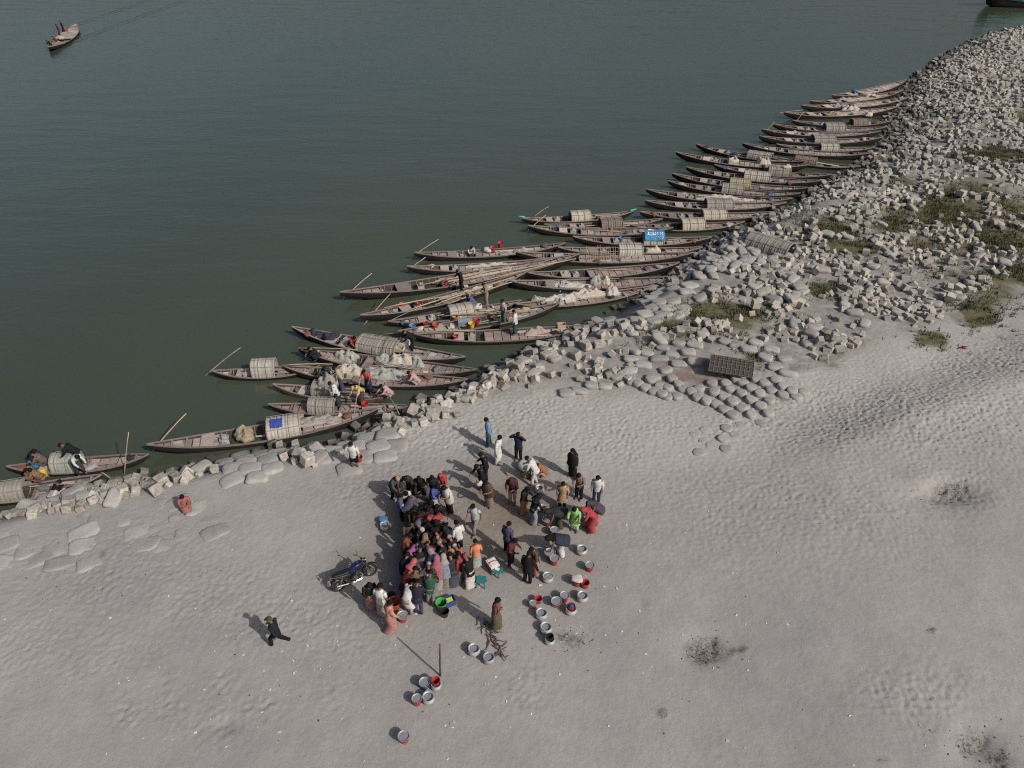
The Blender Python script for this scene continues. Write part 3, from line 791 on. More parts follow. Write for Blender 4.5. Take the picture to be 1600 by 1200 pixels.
boats = [
 ('boat at the lower left edge with a grey mat canopy and red brown deck', -76, 776, 157, 738, .115, ((-8, 37, 'grey', .75),), ((.52, .92),), 1),
 ('boat with a grey green canopy, second from the lower left edge', 8, 725, 231, 706, .118, ((80, 120, 'green', .8),), ((.55, .9),), 1),
 ('long boat with a blue rag on its canopy, nearest the cubes', 229, 695, 590, 639, .118, ((410, 464, 'light', .72),), ((.10, .30), (.66, .92)), 0),
 ('dark boat with ribbed canopy just above the long boat with the blue rag', 418, 628, 640, 630, .12, ((482, 525, 'grey', .72),), ((.18, .28), (.5, .9)), 1),
 ('brown hulled boat with rounded cloth cover and men standing aboard', 425, 597, 616, 612, .13, ((490, 521, 'grey', .75),), ((.5, .92),), 1),
 ('boat draped in pale net with pink shirted man seated near its right end', 441, 571, 731, 592, .118, (), ((.2, .92),), 1),
 ('boat heaped with two mounds of net below the one with the box', 466, 544, 745, 577, .12, (), ((.12, .28), (.38, .92)), 1),
 ('black boat with dark tarpaulin, grey canopy and white box', 456, 511, 727, 558, .118, ((566, 608, 'grey', .62), (609, 627, 'grey', .7)), ((.3, .38), (.66, .92)), 0),
 ('short boat with a tall tilted canopy and a dark oar, far left of its cluster', 330, 576, 500, 567, .14, ((393, 430, 'light', .95),), ((.6, .9),), 0),
 ('boat with wide brick coloured plank deck, nearest the bank in the middle cluster', 647, 522, 928, 508, .118, (), ((.39, .86),), 1),
 ('boat loaded with blue, red and orange tubs', 621, 517, 874, 473, .118, (), ((.05, .36), (.66, .9)), 0),
 ('boat with a light grey canopy in the middle cluster', 606, 499, 815, 466, .118, ((698, 737, 'light', .72),), ((.1, .3), (.68, .9)), 1),
 ('slender boat piled with bamboo and nets along its length, man in black aboard', 563, 494, 826, 424, .095, (), ((.45, .92),), 0),
 ('slender boat with nets and red tub, next to the bamboo laden boat', 531, 459, 905, 399, .092, (), ((.40, .93),), 0),
 ('boat with a long pale net strip and small white bundles', 636, 416, 870, 402, .10, (), ((.34, .92),), 0),
 ('boat carrying white sacks and red tubs at the top of the middle cluster', 647, 395, 884, 380, .105, (), ((.12, .3), (.4, .92)), 0),
 ('boat with green painted tips', 815, 339, 990, 328, .12, ((890, 921, 'straw', .68),), ((.6, .9),), 0),
 ('boat with a squat canopy behind the plank decked one', 850, 349, 1036, 340, .12, ((937, 971, 'brown', .62),), ((.6, .9),), 0),
 ('boat with long bare plank deck and bamboo pole across its tip', 825, 353, 1052, 356, .118, (), F_, 1),
 ('boat with the blue printed cloth over its canopy', 895, 369, 1112, 370, .12, ((1004, 1037, 'straw', .7),), ((.3, .45), (.68, .92)), 1),
 ('boat with light canopy and a heap of cream net beside it', 872, 386, 1098, 386, .12, ((966, 1004, 'light', .66),), ((.10, .3), (.75, .92)), 0),
 ('boat with upright bamboo fence frame standing on its deck', 806, 396, 1083, 397, .11, (), ((.2, .3), (.36, .92)), 0),
 ('boat with reddish checkered plank deck and grey bundle', 824, 426, 1062, 410, .12, (), ((.40, .93),), 1),
 ('boat covered half its length in smooth white net', 796, 439, 1055, 433, .118, (), ((.30, .93),), 1),
 ('boat overflowing with tangled net, nearest the bank by the flat sandbags', 806, 473, 1022, 445, .118, (), ((.3, .93),), 1),
 ('boat with pale straw canopy, above the wide boat with the slatted canopy', 1000, 331, 1210, 331, .118, ((1097, 1135, 'straw', .62),), F_, 1),
 ('wide boat with slatted straw canopy just above the blue printed cloth', 985, 349, 1164, 344, .14, ((1063, 1100, 'straw', .75),), ((.62, .93),), 1),
 ('boat with grey canopy, third from the front in the far row', 1008, 314, 1229, 317, .115, ((1103, 1145, 'grey', .66),), F_, 0),
 ('boat with cream net spread along its middle in the far row', 1010, 297, 1238, 311, .115, (), ((.35, .93),), 0),
 ('boat with a square grey canopy next to the yellowish one', 1044, 283, 1251, 302, .115, ((1130, 1165, 'grey', .68),), F_, 0),
 ('boat with yellowish canopy', 1050, 272, 1263, 294, .115, ((1143, 1176, 'yellow', .6),), F_, 1),
 ('boat with pale striped canopy of loose slats', 1072, 262, 1284, 283, .115, ((1165, 1206, 'light', .72),), F_, 0),
 ('boat with tall grey canopy and pale bundle on top, right of the striped one', 1116, 257, 1300, 272, .115, ((1202, 1237, 'grey', .75),), F_, 0),
 ('boat with two round heaps of cream net', 1056, 239, 1262, 259, .115, (), ((.2, .35), (.42, .93)), 0),
 ('boat with grey canopy and blue bundle, projecting farthest left in its row', 1088, 225, 1256, 251, .12, ((1172, 1209, 'grey', .66),), F_, 0),
 ('boat with ribbed brown canopy between two plank decked ones', 1190, 239, 1346, 258, .12, ((1244, 1279, 'brown', .66),), ((.5, .93),), 0),
 ('boat with long empty deck and small blue cloth', 1160, 225, 1362, 240, .115, (), F_, 0),
 ('boat with light slatted canopy nearest the dark wet stones', 1213, 224, 1368, 229, .12, ((1282, 1311, 'light', .62),), F_, 0),
 ('boat with broad grey canopy, second of three in a row', 1186, 214, 1378, 216, .115, ((1270, 1304, 'grey', .66),), F_, 0),
 ('boat with bare deck between two canopied boats of the far row', 1190, 203, 1376, 206, .10, (), F_, 0),
 ('boat with wide ribbed grey canopy, far row', 1208, 195, 1386, 199, .115, ((1289, 1320, 'grey', .72),), F_, 0),
 ('boat with brown mat canopy by the dark stones, far row', 1238, 188, 1392, 189, .115, ((1331, 1355, 'brown', .62),), F_, 0),
 ('broad tan decked boat with a large straw net heap', 1225, 177, 1402, 168, .125, (), F_, 2),
 ('boat with scattered net bundles, third from the far end', 1252, 166, 1421, 153, .115, (), F_, 2),
 ('boat strewn with nets, second from the far end', 1265, 159, 1411, 142, .11, (), F_, 2),
 ('boat with a blue cloth, farthest of the row', 1300, 150, 1416, 126, .12, (), F_, 2),
]
HULL = {4: M_HULLR}
BO = [boat(*b_, hull=HULL.get(i)) for i, b_ in enumerate(boats)]
M_GRN = pm('green_paint', (.04, .34, .16), rough=.5)
for s in (-1, 1):       # painted tips of the green-tipped boat
    Lb = BO[16][1]; x = s * Lb * .492
    MB().tube([(x - s * .18, 0, .58), (x + s * .12, 0, .64), (x + s * .3, 0, .70)], [.09, .07, .03], 6).build('painted_tip', M_GRN, BO[16][0])
# the boat under way, upper left
mb_, ml_ = boat('small boat under way on the open river with people aboard', 76, 75, 119, 37, .14, (), ((.45, .9),), 0)
mb_['group'] = 'boats on the open river'

# large vessel, cut by the upper right corner
M_SHIP = pm('dark_hull', (.045, .032, .034), rough=.5, var=.3, scale=1.5)
M_TEAL = pm('teal_strake', (.06, .30, .27), rough=.5, var=.2, scale=2)
sx0 = W(1546, 10, ZW); sh = tag(E('cargo_vessel', (sx0[0], sx0[1], ZW), R(4)), 'large dark red vessel with teal stripe in the upper right corner', 'vessel')
secs, decks = [], []
for i in range(17):
    t = i / 16; x = t * 24.0
    hb_ = 2.9 * (1 - abs(2 * min(max(t, .06), .94) - 1) ** 2.6) ** .6; z1 = 2.0 + 1.5 * abs(2 * t - 1) ** 2.2
    k = -.5 + .6 * abs(2 * t - 1) ** 4
    xo = x - (.9 * (1 - t * 8) if t < .125 else 0)
    half = [(hb_, z1), (hb_ * .98, z1 * .55), (hb_ * .9, .25), (hb_ * .4, k)]
    secs.append([(x if b < 1 else xo, -a, b) for a, b in half] + [(x if b < 1 else xo, a, b) for a, b in half[::-1]])
    decks.append([(x, -hb_, z1 - .35), (x, hb_, z1 - .35)])
bsh = MB().grid(secs)
bsh.f.append(tuple(range(8))); bsh.f.append(tuple(len(bsh.v) - 8 + k for k in range(8)))
bsh.build('hull', M_SHIP, sh, smooth=True)
MB().grid(decks).build('deck', M_DECK[0], sh)
for s in (-1, 1):
    MB().tube([(p[1 if s < 0 else -2][0], p[1 if s < 0 else -2][1] + s * .04, p[1][2]) for p in secs], .34, 6).build('strake', M_TEAL, sh)
    MB().tube([(p[0 if s < 0 else -1][0], p[0 if s < 0 else -1][1] + s * .05, p[0][2] - .12) for p in secs], .14, 6).build('strake', M_TEAL, sh)
ca = MB().box((15, 0, 3.2), (7, 3.6, 2.6)).build('cabin', pm('cabin_white', (.55, .55, .52)), sh)
for k in range(4): MB().box((12.4 + k * 1.7, -1.82, 3.5), (.9, .06, .8)).build('window', pm('dark_glass', (.02, .025, .03), rough=.15), ca)

# oars and poles
def pole(label, a, b, r0=.035, r1=.025, m=None, bend=.06):
    a, b = Vector(a), Vector(b); mid = (a + b) / 2 + Vector((0, 0, bend))
    return tag(MB().tube([a, (a + mid) / 2 + Vector((0, 0, bend * .3)), mid, (mid + b) / 2 + Vector((0, 0, bend * .3)), b], [r0, r0, (r0 + r1) / 2, r1, r1], 7).build('bamboo_pole', m or M_BAMB, smooth=True), label, 'pole', 'poles and oars of the boats')
wz = ZW
pole('bamboo pole over the left tip of the long boat with the blue rag', W(236, 708, wz - .1), W(291, 646, wz + 1.35))
pole('thin upright pole standing in the water by the lower left boats', W(194, 748, wz - .2), W(201, 675, wz + 2.0), .025, .02)
pole('dark thin oar over the tip of the short boat with tall canopy', W(318, 590, wz - .1), W(376, 543, wz + 1.2), .03, .02, M_BAMBG)
pole('bamboo pole over the tip of the slender boat with the red tub', W(533, 470, wz - .1), W(581, 427, wz + 1.2))
pole('bamboo pole over the tip of the bamboo laden boat', W(567, 510, wz - .1), W(610, 459, wz + 1.2))
pole('bamboo pole slanting over the tip of the boat with white sacks', W(637, 407, wz - .1), W(685, 374, wz + 1.2))
pole('short bamboo pole at the tip of the boat with the long net strip', W(632, 428, wz - .1), W(665, 402, wz + .9))
pole('thin pole over the tip of the light canopied boat in the middle cluster', W(594, 510, wz - .05), W(652, 482, wz + .95), .03, .02, M_BAMBG)
pole('long dark and pale oar lying off the tip of the boat of coloured tubs', W(590, 523, wz - .02), W(742, 516, wz + .55), .035, .03)
pole('bamboo pole across the tip of the bare plank decked boat', W(820, 366, wz - .1), W(853, 336, wz + 1.1))
pole('thin pole leaning up from the green tipped boat', W(833, 340, wz + .6), W(857, 323, wz + 1.3), .03, .02)
pole('pale pole off the left tip of the broad tan decked boat', W(1211, 178, wz + .3), W(1254, 172, wz + .8))
pole('thin pole across the tip of the boat with wide ribbed canopy', W(1190, 213, wz - .1), W(1210, 191, wz + 1.2), .03, .025)
pole('thin pole leaning in front of the brown mat canopied boat', W(1241, 194, wz), W(1256, 175, wz + 1.1), .03, .025)
pole('long punting pole standing between the net draped boat and the cubes', W(551, 662, wz - .1), W(563, 590, wz + 2.2), .03, .02, M_BAMBG)
pole('pole held down to the cubes by the seated man in pink', G(625, 653, .3), W(606, 616, wz + 1.0), .03, .02, M_BAMBG)
pole('pale pole along the rim of the net draped boat', W(441, 571, wz + .72), W(520, 569, wz + .55), .03, .025)
pole('pale pole along the rim of the boat with two mounds of net', W(468, 544, wz + .74), W(560, 547, wz + .55), .03, .025)
pole('red brown pole resting from the lower left boat onto the cubes', W(158, 738, wz + .6), G(176, 752, .25), .03, .025, M_BAMBG)
pole('pole lying along the deck of the boat with coloured tubs', W(690, 494, wz + .50), W(840, 484, wz + .60), .04, .03)
for k, (a, b, c_, d) in enumerate(((640, 484, 760, 447), (680, 476, 800, 434), (700, 475, 812, 437), (600, 481, 700, 463))):
    pole(('lowest', 'middle', 'rightmost', 'leftmost')[k] + ' of the bamboo poles lying along the slender laden boat', W(a, b, wz + .42 + .03 * k), W(c_, d, wz + .50 + .03 * k), .04, .03)
for k, (a, b, c_, d) in enumerate(((655, 446, 800, 418), (690, 444, 880, 408), (760, 438, 900, 404))):
    pole(('lower left', 'middle', 'upper right')[k] + ' bamboo pole stowed on the slender boat with the red tub', W(a, b, wz + .42 + .03 * k), W(c_, d, wz + .50 + .03 * k), .035, .03)

# fishing nets
M_NET = {k: pm('net_' + k, c_, rough=.97, var=.30, scale=7, bump=1.0, bscale=20, det=8, spec=.05) for k, c_ in
         (('white', (.40, .39, .36)), ('green', (.285, .295, .27)), ('cream', (.40, .365, .31)), ('straw', (.275, .23, .165)), ('grey', (.27, .255, .24)), ('dark', (.035, .037, .055)), ('pink', (.33, .27, .245)))}
def net(label, u, v, lx, ly, h, m, rz=0.0, z=.17, seed=0, cat='fishing net', name='fishing_net'):
    """a heap of folded net: rounded mound broken by ridges of folds"""
    x, y, _ = W(u, v, ZW + z + h * .4); r = random.Random(int(u * 7 + v * 13 + seed)); b = MB(); NA, NR = 40, 12
    ph = [r.uniform(0, 6.3) for _ in range(8)]
    rr = []
    for j in range(NR + 1):
        q_ = j / NR; ring = []
        for i in range(NA):
            a = 2 * math.pi * i / NA
            e = 1 + .13 * math.sin(2 * a + ph[0]) + .09 * math.sin(3 * a + ph[1]) + .05 * math.sin(7 * a + ph[2])
            k = (abs(math.cos(a)) ** 2.8 + abs(math.sin(a)) ** 2.8) ** (-1 / 2.8)
            X_, Y_ = lx / 2 * q_ * math.cos(a) * e * k, ly / 2 * q_ * math.sin(a) * e * k
            f = .16 * math.sin(9 * X_ + 5 * Y_ + ph[3]) + .14 * math.sin(-6 * X_ + 11 * Y_ + ph[4]) + .10 * math.sin(19 * X_ + 3 * Y_ + ph[5]) + .08 * math.sin(4 * X_ - 23 * Y_ + ph[6])
            zz_ = h * (1 - q_ ** 2.4) ** .8 * (1 + f * 1.3) + .022 * math.sin(31 * X_ + ph[7]) * math.sin(27 * Y_)
            ring.append((X_, Y_, max(zz_, -.03) if j < NR else -.05))
        rr.append(ring)
    rr.reverse()
    b.rings(rr, cap0=True, cap1=True)
    o = b.build(name, M_NET[m], None, (x, y, ZW + z), smooth=True); o.rotation_euler = (0, 0, rz)
    return tag(o, label, cat, 'nets piled on the boats')
R1 = .17
net('straw coloured net heap before the canopy with the blue rag', 381, 676, 1.0, .95, .38, 'straw', .3)
net('mixed brown net and gear right of the canopy with the blue rag', 500, 655, 2.3, .8, .18, 'grey', .3)
net('small pale net coil near the right tip of the long boat with the blue rag', 535, 648, .6, .5, .22, 'cream', .3)
net('pale green net mound on the boat below the black one', 541, 556, 1.3, .95, .45, 'green', -.12)
net('straw streaked net mound, right of the pale green one', 627, 562, 1.5, .95, .40, 'cream', -.12)
net('green net fold right of the straw streaked mound', 652, 566, .8, .8, .36, 'green', -.12)
net('grey green net fold between the two mounds', 598, 560, .8, .9, .30, 'green', -.12)
net('cream net mound on the left half of the net draped boat', 545, 577, 1.5, 1.1, .36, 'cream', -.08)
net('pale net sheet spread over the middle of the net draped boat', 600, 583, 2.4, 1.2, .28, 'green', -.1)
net('trailing net end by the seated man in pink', 634, 591, 1.1, .6, .2, 'green', -.1)
net('grey blue cloth bundle over the rounded cover of the brown hulled boat', 512, 594, 1.0, .9, .5, 'grey', 0, .75, cat='cloth bundle', name='cloth_bundle')
net('dark blue tarpaulin at the left end of the black boat', 494, 521, 1.0, .65, .28, 'dark', -.2, .3, cat='tarpaulin', name='tarpaulin')
net('second dark blue tarpaulin fold beside the hatch of the black boat', 517, 525, .9, .75, .30, 'dark', -.2, .3, cat='tarpaulin', name='tarpaulin')
net('cream net pile on the brick coloured deck of the middle boat', 840, 517, 1.5, .65, .28, 'pink', .05)
net('tan net along the right part of the boat of coloured tubs', 820, 484, 2.2, .5, .22, 'straw', .25)
net('brown sail cloth rolled beside the boat of coloured tubs', 745, 491, 2.2, .45, .2, 'straw', .12)
net('pinkish net roll along the slender boat with the red tub', 705, 437, 2.4, .45, .18, 'pink', .3)
net('pale net strip further along the slender boat with the red tub', 755, 428, 2.6, .4, .18, 'cream', .3)
net('white net end of the slender boat with the red tub', 790, 422, 1.1, .4, .2, 'white', .3)
net('cream net roll along the bamboo laden boat', 755, 450, 2.6, .4, .2, 'cream', .35)
net('grey gear pile near the tip of the bamboo laden boat', 612, 482, .8, .5, .2, 'grey', .3)
net('net heap near the tip of the slender boat with the red tub', 585, 452, 1.2, .5, .2, 'pink', .3)
net('long pale net roll of the boat with small white bundles', 770, 414, 3.2, .35, .2, 'cream', .1)
net('grey net on the boat carrying white sacks', 815, 391, 1.3, .7, .22, 'grey', .1)
net('dark net heap at the right of the boat carrying white sacks', 790, 397, 1.0, .5, .2, 'grey', .1)
net('smooth white net sheet on the half covered boat', 885, 444, 3.1, .85, .18, 'white', 0)
net('grey green net ball at the end of the smooth white net', 931, 438, .8, .85, .48, 'green', 0)
net('tan net ball beside the grey green one', 945, 438, .7, .8, .42, 'cream', 0)
net('tangled white net over the left half of the overflowing boat', 875, 466, 2.8, .85, .28, 'white', .2)
net('tangled cream net over the middle of the overflowing boat', 918, 458, 2.2, .95, .38, 'cream', .2)
net('pointed white net mound at the right of the overflowing boat', 956, 455, .9, .9, .5, 'white', .2)
net('small net tuft at the left of the overflowing boat', 840, 467, .9, .6, .25, 'green', .2)
net('cream net heap below the blue printed cloth', 1019, 391, 1.3, .55, .4, 'cream', 0, .3)
net('grey bundle by the checkered plank deck', 885, 428, .55, .5, .3, 'grey', 0, cat='cloth bundle', name='cloth_bundle')
net('cream net strip in the middle of the far boat without canopy', 1125, 308, 3.6, .6, .24, 'cream', -.08)
net('cream net by the engine of the far boat without canopy', 1070, 305, 1.1, .5, .22, 'pink', -.08)
net('right tail of the cream net strip, far boat without canopy', 1165, 313, 1.6, .4, .2, 'cream', -.08)
net('left one of two round cream net heaps', 1146, 250, 1.1, .8, .4, 'cream', -.1)
net('right one of two round cream net heaps', 1193, 253, 1.3, .9, .5, 'cream', -.1)
net('pink net strip near the tip of the boat with two round heaps', 1105, 247, 1.5, .6, .2, 'pink', -.1)
net('pale bundle on top of the tall grey canopy', 1229, 260, .8, .5, .2, 'cream', 0, .9, cat='cloth bundle', name='cloth_bundle')
net('large straw net heap on the broad tan deck', 1330, 170, 2.0, 1.0, .5, 'cream', .05)
net('net along the left of the broad tan deck', 1305, 177, 1.6, .8, .25, 'straw', .05)
net('small net heap at the right of the broad tan deck', 1357, 178, 1.1, .7, .35, 'cream', .05)
net('net bundle on the third boat from the far end', 1305, 165, 1.4, .6, .3, 'grey', .08)
net('net bundle on the second boat from the far end', 1320, 155, 2.0, .6, .3, 'grey', .1)
net('cream net on the second boat from the far end', 1360, 149, 1.4, .6, .3, 'cream', .1)
net('pink net strip on a canopied boat of the far row', 1238, 207, 1.8, .6, .22, 'pink', 0)
net('white net near the engine, far row above the blue printed cloth', 1195, 233, .9, .5, .22, 'white', 0)

# blue printed cloth laid over its canopy: white brush script
M_BLUE = pm('blue_banner', (.03, .20, .42), rough=.7, var=.2, scale=4)
M_WHT = pm('white_print', (.62, .64, .66), rough=.8)
b0, L0 = BO[19]
xa = ((1006 - 895) / (1112 - 895) - .5) * L0; xb = ((1037 - 895) / (1112 - 895) - .5) * L0
def over(x, a, off):
    return (x, -math.copysign(abs(math.cos(a)) ** .75, math.cos(a)) * (.63 + off), .27 + (.70 + off) * abs(math.sin(a)) ** .8)
A0, A1 = .12 * math.pi, .62 * math.pi
P = [[Vector(over(xa + (xb - xa) * i / 10, A0 + (A1 - A0) * j / 10, .085 + .012 * math.sin(i * 1.7 + j))) for j in range(11)] for i in range(11)]
Pi = [[p + Vector((0, 0, -.012)) for p in r][::-1] for r in P]
bb = MB(); bb.grid(P); bb.grid(Pi)
ban = E('printed_cloth', b0.matrix_basis.translation, b0.rotation_euler.z)
bb.build('cloth', M_BLUE, ban)
tag(ban, 'blue cloth with white script spread over a straw canopy', 'printed cloth')
ink = MB()
def stroke(pts, w=.028):
    q_ = []
    for s, t in pts:
        q_.append(over(xa + (xb - xa) * s, A0 + (A1 - A0) * t, .105))
    ink.tube(q_, w, 4)
for k in range(7):
    s = .16 + .115 * k
    stroke([(s, .62), (s + .01, .50), (s + .005, .36)])
    stroke([(s, .56), (s + .05, .60), (s + .085, .52), (s + .07, .42)][: 3 + k % 2], .022)
stroke([(.10, .40), (.3, .36), (.5, .40)], .03); stroke([(.12, .72), (.16, .60), (.12, .42)], .05)
for k in range(5): stroke([(.42 + .1 * k, .20), (.45 + .1 * k, .27), (.49 + .1 * k, .19)], .018)
stroke([(.18, .80), (.34, .86), (.46, .78)], .05); stroke([(.86, .45), (.88, .2), (.84, .12)], .03)
ink.build('script', M_WHT, ban)

# bamboo fence frame on a deck
fr = tag(E('bamboo_fence', W(940, 404, ZW + .25), 0), 'upright frame of pale bamboo stakes standing on a boat deck', 'bamboo frame')
for k in range(15):
    x = -1.05 + k * .15 + random.uniform(-.03, .03)
    MB().tube([(x, -.25, 0), (x + random.uniform(-.03, .03), .15, random.uniform(.75, .95))], .014, 5).build('stake', M_BAMB, fr)
for z in (.25, .55, .8):
    MB().tube([(-1.1, -.25 + .42 * z, z), (1.1, -.25 + .42 * z, z)], .016, 5).build('rail', M_BAMB, fr)
M_LAT = pm('lattice_bamboo', (.15, .138, .12), rough=.8)
# loose canopies on the bank
a, b = G(1172, 380), G(1232, 398)
c1 = tag(E('canopy_shelter', ((a[0] + b[0]) / 2, (a[1] + b[1]) / 2, min(a[2], b[2]) - .08), math.atan2(b[1] - a[1], b[0] - a[0])), 'ribbed grey barrel canopy set down on the sandbags of the bank', 'boat canopy')
canopy(c1, -1.45, 1.45, lambda x: (.85, 0), .85, MATS['grey'], 7)
a = G(1140, 582)
c2 = tag(E('woven_mat', (a[0], a[1], a[2] - .02), R(-17)), 'flat arched mat of crossed bamboo lattice leaning over the round sandbags', 'woven mat')
sheet = []
for i in range(21):
    x = -1.05 + 2.1 * i / 20
    sheet.append([(x, -.75 + 1.5 * j / 14, .12 + .62 * math.sin(math.pi * (j + 3.0) / 20.0) ** 1.0 + .01 * ((i + j) % 2)) for j in range(15)])
mt = MB(); mt.grid(sheet); mt.grid([[(p[0], p[1], p[2] - .03) for p in r][::-1] for r in sheet])
mt.build('mat', MATS['dark'], c2)
for i in range(0, 21, 2): MB().tube([(p[0], p[1], p[2] + .02) for p in sheet[i]], .014, 4).build('lattice_bar', M_LAT, c2)
for j in range(0, 15, 2): MB().tube([(sheet[i][j][0], sheet[i][j][1], sheet[i][j][2] + .035) for i in range(0, 21, 4)], .014, 4).build('lattice_bar', M_LAT, c2)
# ================================================================ people
def rotx(v, a):
    c, s = math.cos(a), math.sin(a)
    return Vector((v[0], v[1] * c + v[2] * s, -v[1] * s + v[2] * c))     # leans forward (+Y)
def skel(lean=0, hip=.88, hy=0.0, knee=None, ank=None, el=None, wr=None, nod=None):
    """joint positions of a figure facing +Y, feet on z = 0"""
    J = {}; a = R(lean); P = Vector((0, hy, hip)); J['lean'] = a
    U = lambda x, y, z: P + rotx((x, y, z), a)
    J['pelvis'] = P; J['waist'] = U(0, 0, .13); J['chest'] = U(0, .0, .33); J['nb'] = U(0, -.01, .49)
    n = a if nod is None else R(nod)
    q = J['nb']
    J['neck'] = q + rotx((0, .015, .06), n); J['jaw'] = q + rotx((0, .035, .12), n); J['head'] = q + rotx((0, .03, .20), n); J['crown'] = q + rotx((0, .02, .265), n)
    J['nose'] = q + rotx((0, .135, .165), n); J['nod'] = n
    for i, s in enumerate((-1, 1)):
        J['ear%d' % i] = q + rotx((s * .092, .02, .165), n)
        J['sh%d' % i] = U(s * .175, 0, .445)
        J['el%d' % i] = J['sh%d' % i] + Vector((s * el[i][0], el[i][1], el[i][2]))
        J['wr%d' % i] = J['el%d' % i] + Vector((s * wr[i][0], wr[i][1], wr[i][2]))
        J['hip%d' % i] = P + Vector((s * .09, 0, -.05))
        J['kn%d' % i] = Vector((s * knee[i][0], knee[i][1], knee[i][2]))
        J['an%d' % i] = Vector((s * ank[i][0], ank[i][1], ank[i][2]))
    return J
DN = ((.06, -.03, -.26), (.06, -.03, -.26)); DW = ((.0, .07, -.23), (.0, .07, -.23))
KS = ((.10, .02, .46), (.10, .02, .46)); AS = ((.11, -.01, .08), (.11, -.01, .08))
POSE = {
 'stand': skel(4, .88, 0, KS, AS, DN, DW, 14),
 'front': skel(8, .88, 0, KS, AS, ((.07, .04, -.25), (.07, .04, -.25)), ((-.10, .20, .02), (-.09, .21, -.03)), 34),
 'watch': skel(14, .87, -.02, KS, ((.13, .02, .08), (.10, -.05, .08)), ((.05, .03, -.26), (.07, .10, -.23)), ((-.02, .12, -.20), (-.05, .20, -.08)), 40),
 'walk': skel(6, .86, 0, ((.09, .20, .46), (.09, -.02, .45)), ((.09, .24, .08), (.09, -.32, .13)), ((.05, -.15, -.22), (.05, .10, -.24)), ((.0, .02, -.24), (-.02, .17, -.17)), 12),
 'stride': skel(3, .84, 0, ((.09, .22, .48), (.09, -.06, .46)), ((.09, .24, .08), (.09, -.44, .40)), ((.06, -.18, -.20), (.06, .12, -.23)), ((.0, .05, -.24), (-.02, .20, -.13)), 14),
 'bend': skel(72, .84, -.12, ((.12, .06, .45), (.12, .04, .45)), ((.14, .0, .08), (.13, -.04, .08)), ((.02, .06, -.25), (.02, .10, -.24)), ((-.02, .06, -.22), (-.03, .08, -.22)), 85),
 'stoop': skel(42, .85, -.08, ((.12, .05, .45), (.11, .03, .45)), ((.14, .03, .08), (.12, -.06, .08)), ((.04, .10, -.24), (.04, .14, -.22)), ((-.03, .16, -.16), (-.04, .18, -.12)), 62),
 'squat': skel(34, .27, -.06, ((.17, .28, .46), (.17, .26, .45)), ((.14, .04, .08), (.14, .02, .08)), ((.05, .15, -.20), (.05, .17, -.19)), ((-.08, .20, -.06), (-.08, .19, -.09)), 48),
 'sit': skel(16, .14, 0, ((.14, .36, .42), (.12, .34, .40)), ((.12, .44, .08), (.10, .50, .07)), ((.06, .08, -.24), (.06, .10, -.24)), ((-.06, .20, -.02), (-.07, .18, .02)), 30),
 'handsup': skel(2, .88, 0, KS, AS, ((.16, .10, .02), (.16, .10, .02)), ((-.19, .02, .20), (-.19, .02, .20)), 10),
 'step': skel(6, .87, 0, ((.09, .12, .46), (.09, .0, .46)), ((.09, .13, .08), (.09, -.14, .09)), ((.05, -.12, -.23), (.05, .10, -.24)), ((.0, .02, -.24), (-.02, .17, -.17)), 12),
 'onehand': skel(5, .87, 0, ((.09, .10, .46), (.10, -.02, .46)), ((.09, .10, .08), (.10, -.12, .09)), ((.08, -.06, -.24), (.18, .08, -.10)), ((.02, .06, -.23), (-.08, .10, .22)), 8),
 'carry': skel(6, .88, 0, KS, AS, ((.07, -.02, -.26), (.14, .0, -.24)), ((.01, .05, -.24), (.07, .03, -.24)), 12),
 'lean': skel(28, .87, -.06, KS, ((.14, .04, .08), (.10, -.10, .08)), ((.06, .06, -.25), (.06, .12, -.22)), ((-.01, .14, -.20), (-.02, .19, -.14)), 50),
}
